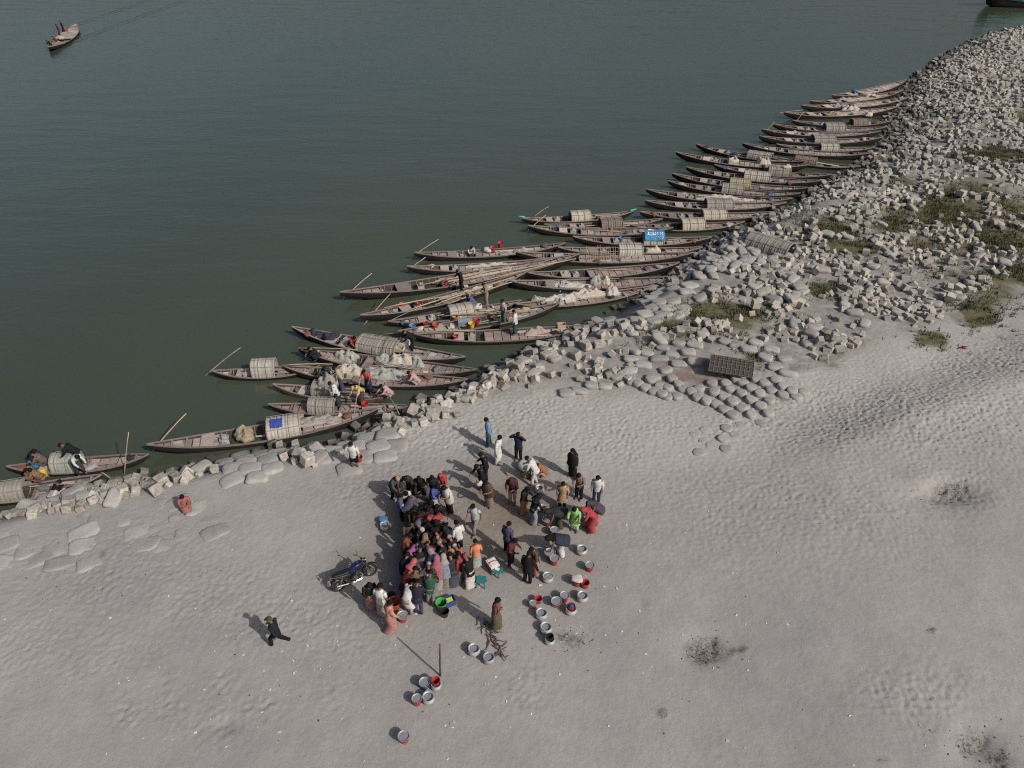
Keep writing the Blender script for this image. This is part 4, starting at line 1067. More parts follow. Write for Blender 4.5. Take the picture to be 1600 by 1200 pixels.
def skin_body(J):
    V, Ed, Rd = [], [], []
    def v(p, r, par=None):
        V.append(tuple(p)); Rd.append(r)
        if par is not None: Ed.append((par, len(V) - 1))
        return len(V) - 1
    pe = v(J['pelvis'], (.115, .09)); wa = v(J['waist'], (.10, .08), pe); ch = v(J['chest'], (.12, .085), wa); nb = v(J['nb'], (.075, .07), ch)
    nk = v(J['neck'], (.052, .052), nb); ja = v(J['jaw'], (.066, .078), nk); hd = v(J['head'], (.078, .094), ja); v(J['crown'], (.05, .06), hd)
    v(J['nose'], (.014, .014), ja)
    for i in (0, 1):
        v(J['ear%d' % i], (.016, .02), hd)
        sh = v(J['sh%d' % i], (.048, .048), ch); el = v(J['el%d' % i], (.038, .038), sh); wr = v(J['wr%d' % i], (.03, .028), el)
        d = (J['wr%d' % i] - J['el%d' % i]).normalized()
        v(J['wr%d' % i] + d * .085, (.036, .022), wr)
        hp = v(J['hip%d' % i], (.08, .08), pe); kn = v(J['kn%d' % i], (.053, .053), hp); an = v(J['an%d' % i], (.04, .042), kn)
        a = J['an%d' % i]
        v(a + Vector((0, .15, -.05)), (.038, .024), an)
    m0 = bpy.data.meshes.new('body'); m0.from_pydata(V, Ed, [])
    o = bpy.data.objects.new('body', m0); col.objects.link(o)
    sk = o.modifiers.new('Skin', 'SKIN'); sk.use_smooth_shade = True
    for i, r in enumerate(Rd): m0.skin_vertices[0].data[i].radius = r
    m0.skin_vertices[0].data[0].use_root = True
    sb = o.modifiers.new('Sub', 'SUBSURF'); sb.levels = 1; sb.render_levels = 1
    dg = bpy.context.evaluated_depsgraph_get(); dg.update()
    ev = o.evaluated_get(dg)
    t = ev.to_mesh(); b = MB(); b.add([tuple(q.co) for q in t.vertices], [tuple(p.vertices) for p in t.polygons]); ev.to_mesh_clear()
    bpy.data.objects.remove(o)
    for i, s in enumerate((-1, 1)):          # fingers, unequal and bent, thumb from the side of the palm
        w = J['wr%d' % i]; d = (w - J['el%d' % i]).normalized()
        side = Vector((0, 1, 0)) if abs(d.y) < .8 else Vector((0, 0, 1))
        side = (side - d * side.dot(d)).normalized(); pal = d.cross(side) * s
        for k, ln in enumerate((.070, .080, .075, .058)):
            a = w + d * .075 + side * (.027 - .018 * k)
            b.tube([a, a + d * ln * .5, a + d * ln * .8 - pal * .018, a + d * ln * .9 - pal * .035], [.0095, .009, .008, .006], 5)
        a = w + d * .03 + side * .03
        b.tube([a, a + side * .028 + d * .025, a + side * .034 + d * .055 - pal * .012], [.012, .010, .007], 5)
    return b.mesh('body', True)
def ring(c, rx, fy, hw, hd, n=14, wob=0.0, ph=0.0):
    return [c + rx * (math.cos(2 * math.pi * k / n) * hw * (1 + wob * math.sin(5 * k + ph))) + fy * (math.sin(2 * math.pi * k / n) * hd * (1 + wob * math.cos(4 * k + ph))) for k in range(n)]
RX = Vector((1, 0, 0))
def torso_rings(J, ex=0.0, low=-.13, wob=.02):
    a = J['lean']; f = rotx((0, 1, 0), a); up = rotx((0, 0, 1), a); P = J['pelvis']
    T = [(low, .178, .14), (0, .176, .136), (.13, .166, .128), (.28, .196, .146), (.40, .205, .138), (.465, .155, .108), (.51, .082, .075), (.535, .068, .066)]
    return [ring(P + up * z, RX, f, w + ex, d + ex, 14, wob if z < .4 else 0, z * 9) for z, w, d in T]
def shirt_mesh(J, kind):
    b = MB(); rr = torso_rings(J, 0, -.13 if kind != 'tee' else -.08)
    if kind == 'kurta':
        km = (J['kn0'] + J['kn1']) / 2; P = J['pelvis']
        hw = abs(J['kn0'].x - J['kn1'].x) / 2 + .15; hd = abs(J['kn0'].y - J['kn1'].y) / 2 + .16
        f = Vector((0, 1, 0))
        rr = [ring(km + Vector((0, 0, -.02)), RX, f, hw, hd, 14, .05), ring(P.lerp(km, .5), RX, f, (hw + .18) / 2, (hd + .15) / 2, 14, .04)] + rr[1:]
    b.rings(rr, cap0=False, cap1=False)
    for i in (0, 1):
        s, e, w = J['sh%d' % i], J['el%d' % i], J['wr%d' % i]
        s0 = s.lerp(J['chest'], .25)
        if kind == 'tee': b.tube([s0, s, s.lerp(e, .75)], [.075, .076, .066], 9)
        else: b.tube([s0, s, e, e.lerp(w, .93)], [.074, .074, .058, .044], 9)
    return b.mesh('shirt', True)
def shawl_mesh(J):
    b = MB(); a = J['lean']; f = rotx((0, 1, 0), a); up = rotx((0, 0, 1), a); P = J['pelvis']
    T = [(-.16, .25, .20), (.0, .262, .20), (.16, .262, .195), (.30, .258, .18), (.41, .235, .155), (.48, .165, .12), (.53, .10, .095), (.56, .08, .08)]
    b.rings([ring(P + up * z + f * .02, RX, f, w, d, 18, .045, z * 7) for z, w, d in T], cap0=False, cap1=False)
    return b.mesh('shawl', True)
def trousers_mesh(J, kind='trousers'):
    b = MB(); P = J['pelvis']; f = Vector((0, 1, 0))
    b.rings([ring(P + Vector((0, 0, .10)), RX, f, .155, .12), ring(P, RX, f, .172, .132), ring(P + Vector((0, 0, -.10)), RX, f, .168, .125)], cap0=False)
    for i in (0, 1):
        h, k, a = J['hip%d' % i], J['kn%d' % i], J['an%d' % i]
        if kind == 'shorts': b.tube([h + Vector((0, 0, .04)), h, h.lerp(k, .95)], [.09, .10, .085], 9)
        else: b.tube([h + Vector((0, 0, .04)), h.lerp(k, .15), k, k.lerp(a, .5), a + Vector((0, 0, .02))], [.09, .10, .078, .070, .064], 9)
    return b.mesh('trousers', True)
def lungi_mesh(J):
    b = MB(); P = J['pelvis']; f = Vector((0, 1, 0))
    km = (J['kn0'] + J['kn1']) / 2; am = (J['an0'] + J['an1']) / 2
    kw = abs(J['kn0'].x - J['kn1'].x) / 2 + .10; kd = abs(J['kn0'].y - J['kn1'].y) / 2 + .12
    aw = abs(J['an0'].x - J['an1'].x) / 2 + .10; ad = abs(J['an0'].y - J['an1'].y) / 2 + .12
    b.rings([ring(P + Vector((0, 0, .09)), RX, f, .155, .12), ring(P, RX, f, .178, .138), ring(P.lerp(km, .5), RX, f, (kw + .19) / 2, (kd + .15) / 2, 14, .04), ring(km, RX, f, kw + .02, kd, 14, .06), ring(km.lerp(am, .6), RX, f, (kw + aw) / 2, (kd + ad) / 2, 14, .07), ring(am + Vector((0, 0, .03)), RX, f, aw + .01, ad, 14, .08)], cap0=False, cap1=False)
    return b.mesh('lungi', True)
def hair_mesh(J, kind):
    n = J['nod']; q = J['nb']; b = MB(); T = lambda p: q + rotx(p, n)
    if kind in ('short', 'skullcap', 'cap', 'mask'):
        rr = []; r = .106 if kind == 'short' else .110
        lo = -.35 if kind == 'short' else .15
        for j in range(7):
            ring_ = []
            for k in range(16):
                a = 2 * math.pi * k / 16; fr = math.sin(a)
                t0 = lo + (.55 * max(0, fr) if kind == 'short' else 0)
                t = t0 + (1.52 - t0) * j / 6
                w = 1 + (.03 * math.sin(3 * k + j * 2.0) if kind == 'short' else 0)
                ring_.append(T((r * .92 * math.cos(t) * math.cos(a) * w, .022 + r * 1.06 * math.cos(t) * fr * w, .195 + r * math.sin(t) * w)))
            rr.append(ring_)
        b.rings(rr, cap0=False)
        if kind == 'cap':
            P = []
            for i in range(2): P.append([T((.095 * math.cos(math.pi * k / 8), .03 + (.11 + .085 * i) * math.sin(math.pi * k / 8) ** .6, .215 - .02 * i)) for k in range(9)])
            b.grid(P)
    elif kind == 'long':
        rr = []
        for j in range(9):
            z = [.20, .05, -.08, -.02, .04, .10, .15, .17, .18][j] if False else .0
        b2 = [(-.16, .10, .05, -.10), (-.05, .115, .07, -.075), (.06, .115, .09, -.04), (.14, .108, .10, -.01), (.21, .10, .104, .015), (.26, .08, .085, .018), (.30, .03, .03, .018)]
        b.rings([[T((w * math.cos(2 * math.pi * k / 14), y + d * math.sin(2 * math.pi * k / 14) * (.8 if math.sin(2 * math.pi * k / 14) > 0 and z < .18 else 1) - (.05 if math.sin(2 * math.pi * k / 14) > 0 and z < .18 else 0), z)) for k in range(14)] for z, w, d, y in b2], cap0=False)
    elif kind == 'scarf':
        b2 = [(-.10, .21, .15, -.02), (-.02, .17, .13, -.01), (.05, .118, .115, .0), (.13, .118, .118, .005), (.20, .115, .118, .015), (.265, .09, .092, .015), (.305, .035, .035, .015)]
        b.rings([[T((w * math.cos(2 * math.pi * k / 16), y + d * math.sin(2 * math.pi * k / 16) - (.055 if math.sin(2 * math.pi * k / 16) > .6 and .04 < z < .22 else 0), z)) for k in range(16)] for z, w, d, y in b2], cap0=False)
    return b.mesh('hair' if kind in ('short', 'long') else 'headwear', True)
def eye_mesh(J):
    n = J['nod']; q = J['nb']; b = MB()
    for s in (-1, 1): b.box(q + rotx((s * .032, .112, .185), n), (.022, .012, .012))
    b.box(q + rotx((0, .112, .115), n), (.045, .012, .009))
    return b.mesh('face_features')
_pm = {}
def part_mesh(pose, kind):
    k = (pose, kind)
    if k not in _pm:
        J = POSE[pose]
        _pm[k] = {'body': skin_body, 'shawl': shawl_mesh, 'lungi': lungi_mesh, 'eyes': eye_mesh}.get(kind, None)
        if _pm[k]: _pm[k] = _pm[k](J)
        elif kind in ('shirt', 'tee', 'kurta'): _pm[k] = shirt_mesh(J, kind)
        elif kind in ('trousers', 'shorts'): _pm[k] = trousers_mesh(J, kind)
        else: _pm[k] = hair_mesh(J, kind)
    return _pm[k]
M_SKIN = pm('skin', (.155, .088, .058), rough=.55, var=.12, scale=8, rnd=.22)
M_HAIR = pm('black_hair', (.010, .009, .009), spec=.08, rough=.7, var=.3, scale=30)
M_FACE = pm('face_marks', (.03, .015, .012), rough=.5)
BLK = (.014, .014, .016); NVY = (.018, .026, .060); WHT = (.56, .56, .57); GRY = (.11, .11, .115); BRN = (.085, .050, .038); MAR = (.13, .022, .028)
RED = (.40, .028, .035); PNK = (.50, .21, .19); ORG = (.62, .19, .07); BLU = (.05, .09, .36); SKY = (.10, .24, .42); GRN = (.02, .09, .055); LIM = (.24, .56, .12); BEI = (.40, .31, .23)
OLV = (.075, .085, .032); YEL = (.55, .42, .09); PUR = (.13, .10, .24); TEA = (.03, .20, .25); DGR = (.035, .036, .038); LPK = (.50, .36, .34); KHA = (.26, .22, .16); MAU = (.20, .10, .11); LGR = (.30, .30, .31)
def person(label, u, v, face, pose='stand', top='shirt', tc=BLK, bot='trousers', bc=BLK, head='short', hc=None, sc_=.97, z=None, group=None, at=None):
    p = at or (G(u, v) if z is None else W(u, v, z))
    r = tag(E('person', p, R(face - 90)), label, 'person', group)
    r.scale = (sc_, sc_, sc_)
    O('body', part_mesh(pose, 'body'), M_SKIN, r)
    O('face_features', part_mesh(pose, 'eyes'), M_FACE, r)
    if top: O('shawl' if top == 'shawl' else 'shirt', part_mesh(pose, top), cloth(tc), r)
    if bot: O('lungi' if bot == 'lungi' else 'trousers', part_mesh(pose, bot), cloth(bc), r)
    if head in ('scarf', 'cap', 'skullcap'):
        O('headwear', part_mesh(pose, head), cloth(hc or BLK), r)
    else: O('hair', part_mesh(pose, head), M_HAIR, r)
    return r
GS = 'people around the fish market on the sand'
def P_(label, *a, **k): return person(label, *a, group=GS, **k)
# loose standing figures, upper side
P_('person in blue shirt and patterned dark lungi standing apart at the top of the gathering', 764, 697, 180, 'stand', 'shirt', SKY, 'lungi', (.03, .08, .11))
P_('person in long white robe walking right', 778, 724, -20, 'carry', 'kurta', WHT, 'lungi', WHT, 'short')
P_('person in dark jacket over white shirt with both hands raised to the head', 810, 719, 250, 'handsup', 'shirt', NVY, 'trousers', BLK)
P_('person in black standing behind the one holding a white bag', 759, 750, 200, 'front', 'shirt', BLK, 'trousers', BLK)
P_('person in black reaching forward with a white plastic bag', 753, 766, 215, 'watch', 'shirt', BLK, 'trousers', BLK)
P_('person in brown shawl and pinkish lungi', 764, 792, 235, 'front', 'shawl', BRN, 'lungi', (.26, .17, .17), 'short')
P_('person in white bending over the bucket beside the white sack', 834, 757, 160, 'lean', 'shirt', WHT, 'trousers', WHT)
P_('person in orange brown shawl squatting by the white sack', 846, 742, 225, 'squat', 'shawl', (.36, .12, .05), 'lungi', PNK)
P_('person in dark top with red scarf and beige trousers', 801, 787, 250, 'front', 'shirt', (.06, .02, .03), 'trousers', BEI, 'scarf', (.10, .02, .03))
P_('person in dark jacket and orange lungi, arms folded', 818, 803, 330, 'front', 'shirt', BLK, 'lungi', (.34, .13, .05))
P_('person wholly covered in black robe, head of the right hand pair', 894, 745, 230, 'stand', 'shawl', BLK, 'lungi', BLK, 'scarf', BLK)
P_('person in brown and pink shirt with black trousers beside the black robed one', 904, 780, 240, 'front', 'shirt', (.22, .13, .11), 'trousers', BLK)
P_('person in black vest over orange shirt and dark trousers', 878, 793, 265, 'stand', 'kurta', (.40, .23, .13), 'trousers', BLK, 'short', None, .9)
P_('person with long black hair, white shirt and dark blue trousers', 931, 785, 255, 'stand', 'shirt', WHT, 'trousers', (.03, .04, .07), 'long', None, .93)
P_('person in bright green long shirt carrying a bag', 897, 829, 250, 'watch', 'kurta', LIM, 'trousers', (.45, .50, .34), 'short', None, .93)
P_('person in bright red dress stooping over the basin', 923, 830, 190, 'stoop', 'kurta', RED, 'lungi', RED, 'scarf', RED)
P_('person with purple grey shawl over red dress behind the stooping one', 931, 818, 200, 'stoop', 'shawl', (.075, .05, .085), 'lungi', (.42, .16, .17), 'scarf', (.06, .05, .07))
P_('person in black and white standing with a ring in hand', 834, 818, 20, 'watch', 'shirt', BLK, 'lungi', (.26, .28, .33), 'scarf', BLK)
P_('person bent under dark grey shawl by the wide basin', 874, 824, 190, 'bend', 'shawl', DGR, 'lungi', OLV, 'scarf', DGR)
P_('person in navy dotted shirt standing behind the maroon checked one', 793, 864, 50, 'stand', 'shirt', (.05, .06, .13), 'trousers', BLK)
P_('person in maroon checked shirt and black trousers looking at the hands', 798, 884, -30, 'front', 'shirt', MAR, 'trousers', BLK)
P_('person in navy bending over the fish basin, white skirt', 876, 867, 185, 'bend', 'shawl', (.03, .03, .07), 'lungi', WHT, 'scarf', BLK)
P_('person in dark top and salmon lungi behind the black jacketed one', 836, 898, 210, 'front', 'shirt', BRN, 'lungi', (.42, .17, .14))
P_('person in black jacket with yellow bag standing back turned', 824, 911, 60, 'carry', 'shirt', BLK, 'trousers', BLK)
P_('person in maroon top and olive sarong with one hand raised to the face', 775, 981, 350, 'onehand', 'tee', (.20, .06, .06), 'lungi', (.10, .095, .045))
P_('person in bright orange shirt and pale skirt standing at the crowd edge', 745, 886, 110, 'stand', 'shirt', ORG, 'lungi', (.33, .36, .33), 'short', None, .85)
P_('person in white patterned shirt and grey trousers walking right of the crowd', 743, 831, 240, 'walk', 'tee', (.42, .43, .46), 'trousers', (.23, .22, .22))
P_('person in plain white shirt and dark trousers right of the dense crowd', 718, 862, 130, 'stand', 'shirt', WHT, 'trousers', BLK)
P_('person in black jacket and white and red trousers beside the motorcycle', 582, 951, 300, 'front', 'shirt', BLK, 'lungi', (.34, .17, .15))
P_('person in white t-shirt and beige lungi near the orange tub', 599, 962, 70, 'stand', 'tee', WHT, 'lungi', (.40, .34, .29))
P_('person in salmon dress striding at the lower edge of the crowd', 612, 986, 20, 'step', 'shirt', (.52, .21, .14), 'lungi', (.40, .17, .16))
P_('person in white shirt leaning over the tubs, back to the viewer', 640, 958, 60, 'stoop', 'kurta', (.58, .56, .56), 'trousers', (.34, .31, .28))
P_('person in navy jacket and blue trousers at the lower crowd edge', 655, 959, 85, 'watch', 'shirt', (.022, .024, .045), 'trousers', (.05, .055, .14))
P_('person in dark green jersey with white collar', 674, 944, 80, 'watch', 'shirt', GRN, 'trousers', (.20, .20, .18))
P_('person in pinkish patterned shirt behind the green jersey', 664, 933, 70, 'stoop', 'shirt', (.44, .33, .32), 'trousers', (.20, .19, .17))
P_('person with red cap, black shirt and white lungi at the crowd corner', 735, 917, 130, 'watch', 'shirt', BLK, 'lungi', (.52, .49, .44), 'cap', RED)
P_('person in red shirt and grey brown trousers inside the crowd corner', 722, 910, 150, 'stand', 'shirt', (.30, .025, .035), 'trousers', (.20, .17, .15))
P_('person in long black dress with striped blue skirt', 709, 916, 110, 'watch', 'shirt', (.03, .03, .03), 'lungi', (.065, .075, .12))
P_('person in grey blue scarf and brown skirt', 697, 918, 100, 'watch', 'shawl', (.20, .22, .30), 'lungi', (.24, .19, .14), 'scarf', (.30, .28, .28))
P_('person in rose red scarf', 686, 920, 95, 'watch', 'shawl', (.38, .09, .13), 'lungi', (.30, .31, .32), 'scarf', (.36, .09, .13))
# upper left rim of the crowd
P_('person in grey jacket with tan cap leaning in at the upper left of the crowd', 618, 781, 320, 'lean', 'shirt', (.065, .075, .075), 'trousers', BLK, 'skullcap', (.45, .22, .13))
P_('person in dark brown jacket bending, second from upper left', 643, 778, 250, 'lean', 'shirt', (.045, .034, .03), 'trousers', BLK)
P_('person in black jacket with red print on the chest', 659, 779, 265, 'front', 'shirt', BLK, 'trousers', BLK, 'short', None, .85)
P_('person in black vest with white scarf around the neck', 679, 783, 270, 'front', 'shirt', (.02, .02, .022), 'trousers', BLK, 'short')
P_('person in red hood with pale grey skirt', 695, 778, 235, 'front', 'shirt', RED, 'lungi', (.26, .28, .31), 'scarf', RED, .9)
P_('person in cream shawl over black dress with dark red trousers', 703, 801, 215, 'front', 'shawl', (.50, .47, .42), 'lungi', (.05, .015, .02))
P_('person in bright blue jacket reaching right', 681, 797, 320, 'watch', 'shirt', BLU, 'trousers', BLK)
P_('person in grey blue jacket beside the bright blue one', 672, 798, 200, 'front', 'shirt', (.06, .065, .085), 'trousers', BLK)
P_('person with white sleeves and brown vest holding white bag over the fish basin', 634, 802, 300, 'lean', 'shirt', (.50, .44, .42), 'trousers', (.05, .06, .12), 'short')
P_('person in denim blue at the left rim of the crowd', 628, 813, 20, 'stand', 'shirt', (.06, .09, .22), 'trousers', (.02, .022, .03), 'short', None, .85)
P_('person in faded violet jacket behind the fish basin', 640, 817, 30, 'stoop', 'shirt', (.09, .085, .12), 'trousers', OLV)
# dense crowd, packed shoulder to shoulder and leaning inward
crowd = [
 ('dark olive jacket', 645, 828, OLV, 'short', None), ('maroon checked shawl', 672, 822, (.055, .022, .03), 'short', None), ('grey white hood', 679, 812, (.34, .35, .38), 'scarf', (.36, .37, .40)),
 ('black jacket', 686, 824, BLK, 'short', None), ('red scarf and cream back', 694, 836, (.40, .34, .29), 'scarf', (.34, .03, .03)), ('dark violet shirt', 668, 832, (.05, .035, .06), 'short', None),
 ('light grey shirt', 653, 846, (.28, .28, .29), 'short', None), ('bright red headscarf', 675, 843, (.10, .03, .03), 'scarf', RED), ('dark red shirt', 660, 838, (.10, .02, .025), 'short', None),
 ('long black shawl', 697, 854, BLK, 'scarf', BLK), ('dark brown shirt', 686, 848, (.05, .03, .025), 'short', None), ('khaki brown shirt', 640, 853, (.15, .11, .085), 'short', None),
 ('charcoal shirt', 665, 856, DGR, 'short', None), ('grey cap and navy shirt', 657, 866, NVY, 'skullcap', (.36, .34, .32)), ('black shirt under dark hair', 676, 862, BLK, 'short', None),
 ('violet blue shirt', 664, 878, (.055, .05, .20), 'short', None), ('black coat with wine hem', 704, 868, (.025, .018, .022), 'scarf', (.02, .02, .022)), ('deep red shirt', 690, 873, (.16, .02, .025), 'short', None),
 ('rust shirt', 636, 880, (.24, .075, .035), 'short', None), ('white cap and pale scarf', 651, 885, (.30, .28, .27), 'skullcap', (.62, .62, .63)), ('tan headscarf', 668, 888, (.03, .03, .10), 'scarf', (.26, .14, .07)),
 ('pink capped grey shirt', 700, 881, (.10, .03, .035), 'skullcap', (.44, .20, .19)), ('pale grey cap', 711, 885, (.03, .03, .035), 'skullcap', (.30, .34, .36)), ('black pullover', 680, 886, BLK, 'short', None),
 ('orange red shawl', 677, 897, (.36, .07, .045), 'short', None), ('salmon shirt bent forward', 708, 897, (.50, .19, .13), 'short', None), ('grey beige cap', 697, 893, (.025, .025, .03), 'skullcap', (.24, .23, .20)),
 ('magenta headscarf and black coat', 643, 900, BLK, 'scarf', (.36, .07, .26)), ('dark blouse with white scarf', 660, 905, (.03, .025, .03), 'short', None), ('lilac cap and orange scarf', 722, 899, (.42, .13, .10), 'skullcap', (.46, .40, .48)),
 ('grey coat', 655, 913, (.17, .155, .15), 'short', None), ('black coat with bright badge', 637, 914, (.02, .02, .026), 'short', None), ('lavender shawl', 682, 907, (.20, .18, .28), 'scarf', (.22, .20, .30)),
 ('coral red shawl', 645, 925, (.46, .08, .09), 'scarf', (.44, .08, .09)), ('tan brown shirt', 652, 936, (.16, .105, .055), 'short', None), ('dark red lungi', 636, 938, (.10, .012, .015), 'short', None),
 ('teal blue dress', 668, 917, (.03, .15, .20), 'scarf', BLK), ('slate blue cap', 673, 928, (.05, .05, .06), 'skullcap', (.22, .23, .30))]
rc = random.Random(12)
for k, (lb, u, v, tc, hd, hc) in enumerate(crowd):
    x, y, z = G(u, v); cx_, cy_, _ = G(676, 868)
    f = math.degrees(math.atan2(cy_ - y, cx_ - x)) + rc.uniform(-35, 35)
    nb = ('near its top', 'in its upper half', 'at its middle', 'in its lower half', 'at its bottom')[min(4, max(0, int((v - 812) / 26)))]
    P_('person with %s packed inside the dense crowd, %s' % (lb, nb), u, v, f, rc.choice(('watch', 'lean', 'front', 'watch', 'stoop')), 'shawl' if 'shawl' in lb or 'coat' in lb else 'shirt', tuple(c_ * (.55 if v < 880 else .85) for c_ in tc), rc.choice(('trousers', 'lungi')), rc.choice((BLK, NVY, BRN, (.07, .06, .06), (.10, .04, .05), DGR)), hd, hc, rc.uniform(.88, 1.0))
# walkers and shore
person('person in dark clothes with green cap running alone on the sand', 437, 1009, 165, 'stride', 'shirt', (.016, .02, .028), 'trousers', BLK, 'cap', (.05, .09, .03), .92)
person('person in white shirt carrying a red bucket up from the boats', 556, 733, 265, 'carry', 'shirt', WHT, 'shorts', BLK)
person('person in pinkish red dress sitting on the sand by the cubes', 290, 790, 300, 'sit', 'kurta', (.34, .10, .10), 'lungi', (.30, .10, .08), 'short', None, .9)
person('person in black squatting on the cubes at the lower left', 88, 776, 60, 'squat', 'shirt', BLK, 'trousers', BLK)
# people aboard
GB = 'people aboard the moored boats'
zd = ZW + .18
def B_(label, *a, **k): return person(label, *a, group=GB, **k)
B_('person in mint white shirt bending at the tip of the lower left boat', 128, 742, 330, 'stoop', 'shirt', (.44, .52, .46), 'trousers', (.04, .05, .06), z=zd)
B_('person in reddish brown sitting beside the lower left canopy', 50, 750, 330, 'squat', 'shirt', (.16, .07, .06), 'lungi', (.14, .06, .05), z=zd)
B_('person sitting among yellow and red gear on the lower left boat', 66, 752, 200, 'squat', 'shirt', (.20, .12, .05), 'lungi', (.10, .04, .04), z=zd)
B_('person in black leaning on the grey green canopy', 126, 727, 190, 'stoop', 'shirt', BLK, 'trousers', (.02, .025, .035), z=zd + .05)
B_('person in dark blue sitting left of the grey green canopy', 54, 722, 340, 'squat', 'shirt', (.02, .02, .04), 'lungi', (.03, .03, .06), z=zd)
B_('person in brown sitting close to the grey green canopy', 72, 727, 200, 'squat', 'shirt', (.14, .11, .09), 'lungi', (.10, .07, .06), z=zd)
B_('person in red shirt sitting on the black boat before its canopy', 553, 541, 300, 'squat', 'shirt', RED, 'lungi', (.10, .04, .05), z=zd)
B_('person in black bending beside the white box', 645, 548, 190, 'stoop', 'shirt', BLK, 'trousers', BLK, z=zd)
B_('person in dark green crouching at the left of the boat with two net mounds', 497, 562, 190, 'squat', 'shirt', (.015, .02, .018), 'trousers', (.02, .025, .05), z=zd)
B_('person in red sweater and navy lungi standing on the brown hulled boat', 577, 612, 250, 'watch', 'shirt', (.44, .05, .04), 'lungi', (.025, .025, .07), z=zd)
B_('person in cream vest and blue lungi standing by the rounded cover', 535, 610, 200, 'watch', 'tee', (.42, .36, .24), 'lungi', (.06, .06, .15), z=zd)
B_('person in dark blue shirt sitting at the cream net mound', 514, 588, 260, 'squat', 'shirt', (.03, .05, .09), 'trousers', (.38, .33, .28), z=zd + .3)
B_('person in white shirt and dark lungi standing right of the ribbed canopy', 529, 634, 200, 'watch', 'shirt', WHT, 'lungi', (.03, .05, .05), z=zd)
B_('person in yellow shirt crouching low on the boat with ribbed canopy', 565, 631, 240, 'stoop', 'shirt', YEL, 'lungi', (.06, .05, .05), 'cap', YEL, z=zd)
B_('person in pink shirt seated on the boat tip with a punting pole', 608, 619, 210, 'squat', 'shirt', (.52, .30, .28), 'lungi', (.30, .30, .32), z=zd + .25)
B_('person in light pink shirt seated at the right of the net draped boat', 651, 600, 190, 'squat', 'shirt', (.52, .28, .24), 'lungi', (.32, .28, .26), z=zd + .05)
B_('person in black standing amid the bamboo laden boat', 721, 454, 210, 'watch', 'shirt', BLK, 'trousers', BLK, z=zd)
B_('person in tan shirt and pinkish lungi standing by the light grey canopy', 760, 477, 200, 'front', 'shirt', (.25, .19, .13), 'lungi', (.27, .19, .18), z=zd)
B_('person in white shirt and teal lungi on the boat of coloured tubs', 787, 504, 215, 'stand', 'shirt', LPK, 'lungi', (.04, .13, .15), z=zd)
B_('person in white shirt and dark teal lungi on the wide brick coloured deck', 805, 522, 160, 'stand', 'shirt', WHT, 'lungi', (.025, .07, .08), z=zd + .05)
B_('person in blue and red sitting beyond the light grey canopy', 740, 479, 200, 'squat', 'shirt', (.08, .10, .28), 'lungi', (.35, .04, .04), z=zd)
B_('person in pale shirt sitting on the boat with white sacks', 736, 399, 280, 'squat', 'shirt', (.46, .36, .34), 'lungi', (.40, .36, .34), z=zd)
# crew of the boat under way
GC = 'crew of the boat under way'
for lb, u, v, z, po, tc in (('person in dark clothes standing highest at the stern of the moving boat', 100, 50, zd + .1, 'stand', BLK), ('person in dark clothes standing second from the stern of the moving boat', 94, 55, zd, 'stand', DGR),
                            ('person in black sitting at the bow of the moving boat', 80, 72, zd + .15, 'squat', BLK), ('person in maroon sitting before the pale sack on the moving boat', 89, 66, zd, 'squat', (.12, .03, .04)),
                            ('person in reddish shirt sitting behind the pale sack on the moving boat', 105, 50, zd, 'squat', (.20, .10, .09))):
    person(lb, u, v, 210, po, 'shirt', tc, 'lungi', tc, 'short', None, 1.0, z, GC)
# ================================================================ pots, tubs, market goods
M_ALU = pm('hammered_aluminium', (.44, .45, .46), rough=.42, var=.14, scale=9, metal=.45, bump=.15, bscale=30)
M_ALUD = pm('dull_aluminium', (.30, .315, .33), rough=.5, var=.18, scale=9, metal=.35, bump=.15, bscale=30)
PL = {k: pm('plastic_' + k, c_, rough=.38, var=.10, scale=6, spec=.5) for k, c_ in (('red', (.33, .030, .030)), ('orange', (.36, .075, .03)), ('blue', (.03, .06, .20)), ('green', (.06, .28, .06)), ('teal', (.02, .16, .17)), ('black', (.015, .015, .017)), ('white', (.60, .60, .58)), ('yellow', (.55, .36, .04)), ('dgreen', (.02, .06, .035)), ('sky', (.05, .20, .40)))}
M_FISH = pm('fish_catch', (.10, .10, .105), rough=.4, var=.75, scale=26, rgb2=(.40, .40, .39), bump=.6, bscale=50)
M_WATER = pm('tub_water', (.10, .11, .12), rough=.08, spec=.5)
def shell(prof, th=.006):
    """open vessel: outer profile up, inner profile down"""
    return prof + [(max(r - th, .003), z + (th if i == len(prof) - 1 else 0)) for i, (r, z) in reversed(list(enumerate(prof)))]
def pot(parent, z=0, k=1.0, m=None):
    p = [(.10, 0), (.165, .03), (.20, .09), (.205, .13), (.18, .19), (.148, .225), (.150, .24), (.185, .275)]
    b = O('vessel', MB().lathe(shell([(r * k, z + h * k) for r, h in p]), 24).mesh('vessel', True), m or M_ALU, parent)
    MB().tube([(.186 * k * math.cos(a * math.pi / 10), .186 * k * math.sin(a * math.pi / 10), z + .278 * k) for a in range(20)], .007, 6, closed=True).build('rim', M_ALU, b)
    return b
